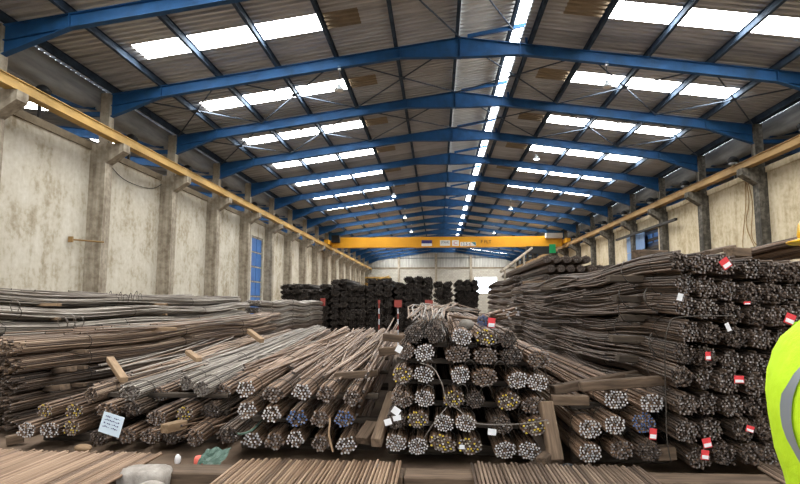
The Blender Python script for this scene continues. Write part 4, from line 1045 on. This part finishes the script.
tag(MB().lathe([(.06, -.03), (.065, -.02), (.05, .0), (.03, .015), (.01, .02)], 14).obj('red_disc', M['tag_red'], None, loc=p), 'small red round disc on the floor before the thick bars', 'disc')
p = at(178, 449, 5.8); p.z = .05
rock('paper_scrap', p, (.03, .02, .05), 'paper', 'crumpled white paper scrap before the low pile', 'paper', 21)
wire([at(233, 430, 6.2), at(240, 434, 5.85), at(252, 430, 5.85), at(262, 420, 6.2)], 'green strap end hanging before the thick bar pile', None, .012, 'tarp_green')

# ------------------------------------------------------------------ person in a high-visibility jacket
PX, PY, PZ = 1.34, 2.10, .18
person = link('person', None, None, (PX, PY, PZ), (0, 0, R(-88)), (.95, .95, .95)); tag(person, 'person in a fluorescent yellow jacket with grey stripes and yellow helmet', 'person')
def skin_mesh(verts, edges, radii, root=0, sub=2):
    me = bpy.data.meshes.new('sk'); me.from_pydata(verts, edges, []); o = bpy.data.objects.new('sk', me); COL.objects.link(o)
    md = o.modifiers.new('s', 'SKIN'); md.use_smooth_shade = True; sd = o.modifiers.new('d', 'SUBSURF'); sd.levels = sub
    for i, v_ in enumerate(me.skin_vertices[0].data):
        v_.radius = radii[i] if isinstance(radii[i], tuple) else (radii[i], radii[i]); v_.use_root = (i == root)
    dg = bpy.context.evaluated_depsgraph_get(); r_ = bpy.data.meshes.new_from_object(o.evaluated_get(dg)); bpy.data.objects.remove(o)
    r_.materials.clear()
    for p_ in r_.polygons: p_.use_smooth = True
    return r_
# skeleton (facing +y): pelvis, torso, neck, legs, arms bent forward, hands with fingers
V = [(0, 0, .95), (0, .0, 1.10), (0, -.01, 1.28), (0, .05, 1.40), (0, .075, 1.50), (0, .075, 1.58)]; Ed = [(0, 1), (1, 2), (2, 3), (3, 4), (4, 5)]
Rd = [(.14, .10), (.13, .09), (.15, .10), (.12, .07), (.055, .055), (.055, .055)]
def add(p, r, par): V.append(p); Rd.append(r if isinstance(r, tuple) else (r, r)); Ed.append((par, len(V)-1)); return len(V)-1
for s in (-1, 1):
    i = add((s*.10, 0, .86), .095, 0); i = add((s*.11, .02, .50), .062, i); i = add((s*.115, -.01, .10), .043, i); i = add((s*.12, .02, .05), .045, i); add((s*.13, .17, .035), .035, i)
    i = add((s*.17, .05, 1.37), .058, 3); i = add((s*.22, .04, 1.29), .050, i); i = add((s*.235, .07, 1.10), .042, i); i = add((s*.15, .22, 1.10), .033, i); i = add((s*.09, .28, 1.11), .028, i)
    h = add((s*.05, .315, 1.115), .030, i)
    for k in range(4):
        f1 = add((s*(.02-.005*k), .335+.012*k-.02, 1.145-.022*k), .0095, h); f2 = add((s*(-.012-.004*k), .338+.006*k-.02, 1.14-.022*k), .0088, f1); add((s*(-.03), .318-.02, 1.135-.022*k), .008, f2)
    t1 = add((s*.055, .30, 1.155), .011, h); add((s*.03, .295, 1.175), .009, t1)
body = skin_mesh(V, Ed, Rd)
for k in ('hivis', 'trouser', 'skin', 'boot'): body.materials.append(M[k])
for p_ in body.polygons:
    c = p_.center
    p_.material_index = 3 if c.z < .13 else 1 if c.z < .92 else 2 if (c.z > 1.50 and abs(c.x) < .1) or (c.y > .235) else 0
link('body', body, person)
# jacket: torso shell over the body, hem, with reflective stripes
def shell(prof, n=28, open_top=False):
    mb = MB()
    for z, rx, ry, cy in prof:
        for j in range(n):
            a = 2*math.pi*j/n; ex = .75
            c, s_ = math.cos(a), math.sin(a)
            wob = 1+.012*math.sin(7*a+z*23)+.01*math.sin(3*a-z*31)
            mb.v.append((rx*math.copysign(abs(c)**ex, c)*wob, cy+ry*math.copysign(abs(s_)**ex, s_)*wob, z))
    for i in range(len(prof)-1):
        for j in range(n):
            k = (j+1) % n
            zc = (prof[i][0]+prof[i+1][0])/2; xx = (mb.v[i*n+j][0]+mb.v[i*n+k][0])/2
            stripe = 1 if (1.03 < zc < 1.08 or 1.20 < zc < 1.25) and False else 0
            mb.face((i*n+j, i*n+k, (i+1)*n+k, (i+1)*n+j), stripe, True)
    return mb
prof = [(.74, .205, .13, .015), (.80, .205, .13, .013), (.86, .207, .135, .003), (.95, .21, .145, -.009), (1.07, .22, .15, -.018), (1.16, .232, .15, -.018), (1.24, .24, .145, -.009), (1.31, .24, .135, .014), (1.364, .235, .125, .04), (1.41, .21, .115, .074), (1.455, .15, .10, .08), (1.49, .095, .085, .075), (1.52, .08, .075, .075)]
jk = shell(prof).obj('jacket', [M['hivis'], M['reflect']], person)
def interp(z):
    for a, b_ in zip(prof, prof[1:]):
        if a[0] <= z <= b_[0]:
            t = (z-a[0])/(b_[0]-a[0]); return [a[i]+(b_[i]-a[i])*t for i in range(4)]
    return prof[-1]
def surf(z, ang, off=.006):
    _, rx, ry, cy = interp(z); c, s_ = math.cos(ang), math.sin(ang); ex = .75
    wob = 1+.012*math.sin(7*ang+z*23)+.01*math.sin(3*ang-z*31)
    return ((rx*wob+off)*math.copysign(abs(c)**ex, c), cy+(ry*wob+off)*math.copysign(abs(s_)**ex, s_), z)
def stripe_v(a0, a1, sweep):
    mb = MB(); n_ = 18
    for i in range(n_+1):
        t = i/n_; z = .78+t*.70; da = sweep*(t-.45)**2
        mb.v.append(surf(z, a0+da)); mb.v.append(surf(z, a1+da))
    for i in range(n_): mb.face((2*i, 2*i+1, 2*i+3, 2*i+2), 0, True)
    return mb.obj('reflective_stripe', M['reflect'], jk)
stripe_v(R(267), R(275), 3.0); stripe_v(R(60), R(68), 0); stripe_v(R(112), R(120), 0)
mb = MB()
for j in range(41):
    a = 2*math.pi*j/40; mb.v.append(surf(.752, a)); mb.v.append(surf(.79, a))
for j in range(40): mb.face((2*j, 2*j+2, 2*j+3, 2*j+1), 0, True)
mb.obj('reflective_stripe', M['reflect'], jk)
for s in (-1, 1):
    mb = MB(); P = [Vector((s*.15, .05, 1.38)), Vector((s*.205, .05, 1.31)), Vector((s*.228, .055, 1.21)), Vector((s*.235, .08, 1.10)), Vector((s*.20, .14, 1.085)), Vector((s*.14, .225, 1.10))]
    rr_ = [.075, .078, .070, .064, .056, .048]
    base = 0; nn = 12
    for i, p_ in enumerate(P):
        t = (P[min(i+1, 5)]-P[max(i-1, 0)]).normalized(); u = t.cross(Vector((s, 0, .2))).normalized(); q = u.cross(t)
        for j in range(nn):
            a = 2*math.pi*j/nn; mb.v.append(tuple(p_+u*(rr_[i]*math.cos(a))+q*(rr_[i]*math.sin(a))))
    for i in range(5):
        for j in range(nn): mb.face((i*nn+j, i*nn+(j+1) % nn, (i+1)*nn+(j+1) % nn, (i+1)*nn+j), 0, True)
    mb.obj('sleeve', M['hivis'], jk)
# head with face, hair, helmet
hd = MB()
hp = [(.04, -.125), (.062, -.115), (.072, -.08), (.078, -.03), (.082, .02), (.080, .06), (.066, .095), (.038, .115), (.01, .12)]
nn = 20
for r_, z in hp:
    for j in range(nn):
        a = 2*math.pi*j/nn; x = r_*.95*math.cos(a); y = r_*1.18*math.sin(a)+.01
        if math.sin(a) > .9 and -.03 <= z <= .0: y += .012
        hd.v.append((x, y, z))
for i in range(len(hp)-1):
    for j in range(nn): hd.face((i*nn+j, i*nn+(j+1) % nn, (i+1)*nn+(j+1) % nn, (i+1)*nn+j), 0, True)
hd.face(tuple(range(nn))[::-1]); hd.face(tuple(range((len(hp)-1)*nn, len(hp)*nn)))
head = hd.obj('head', M['skin'], person, loc=(0, .075, 1.69))
MB().prism([(-.008, .02), (.008, .02), (.016, -.03), (-.016, -.03)], .095, .118).obj('nose', M['skin'], head)
MB().box(-.024, .024, .094, .102, -.066, -.058).obj('mouth', M['red_print'], head)
for s in (-1, 1):
    ey = MB().lathe([(.002, -.010), (.011, -.006), (.011, .006), (.002, .010)], 8, (s*.030, .092)).obj('eye', M['eye'], head, loc=(0, 0, .008))
    MB().lathe([(.004, -.028), (.016, -.015), (.018, .01), (.006, .03)], 8, (s*.080, .005)).obj('ear', M['skin'], head)
hm = MB()
for j in range(nn):
    pass
hm.lathe([(.083, -.06), (.086, .0), (.087, .05)], 20); hb = hm.obj('hair', M['hair'], head); hb.scale = (.95, 1.0, 1); hb.location = (0, -.022, 0)
hl = MB().lathe([(.115, .035), (.120, .06), (.115, .10), (.095, .14), (.06, .165), (.02, .175)], 24).obj('helmet', M['helmet'], head); hl.scale = (1, 1.18, 1)
br_ = MB().lathe([(.115, .036), (.150, .028), (.152, .034), (.115, .046)], 24).obj('helmet_brim', M['helmet'], hl)
MB().box(-.012, .012, -.09, .09, .13, .185).obj('helmet_ridge', M['helmet'], hl)
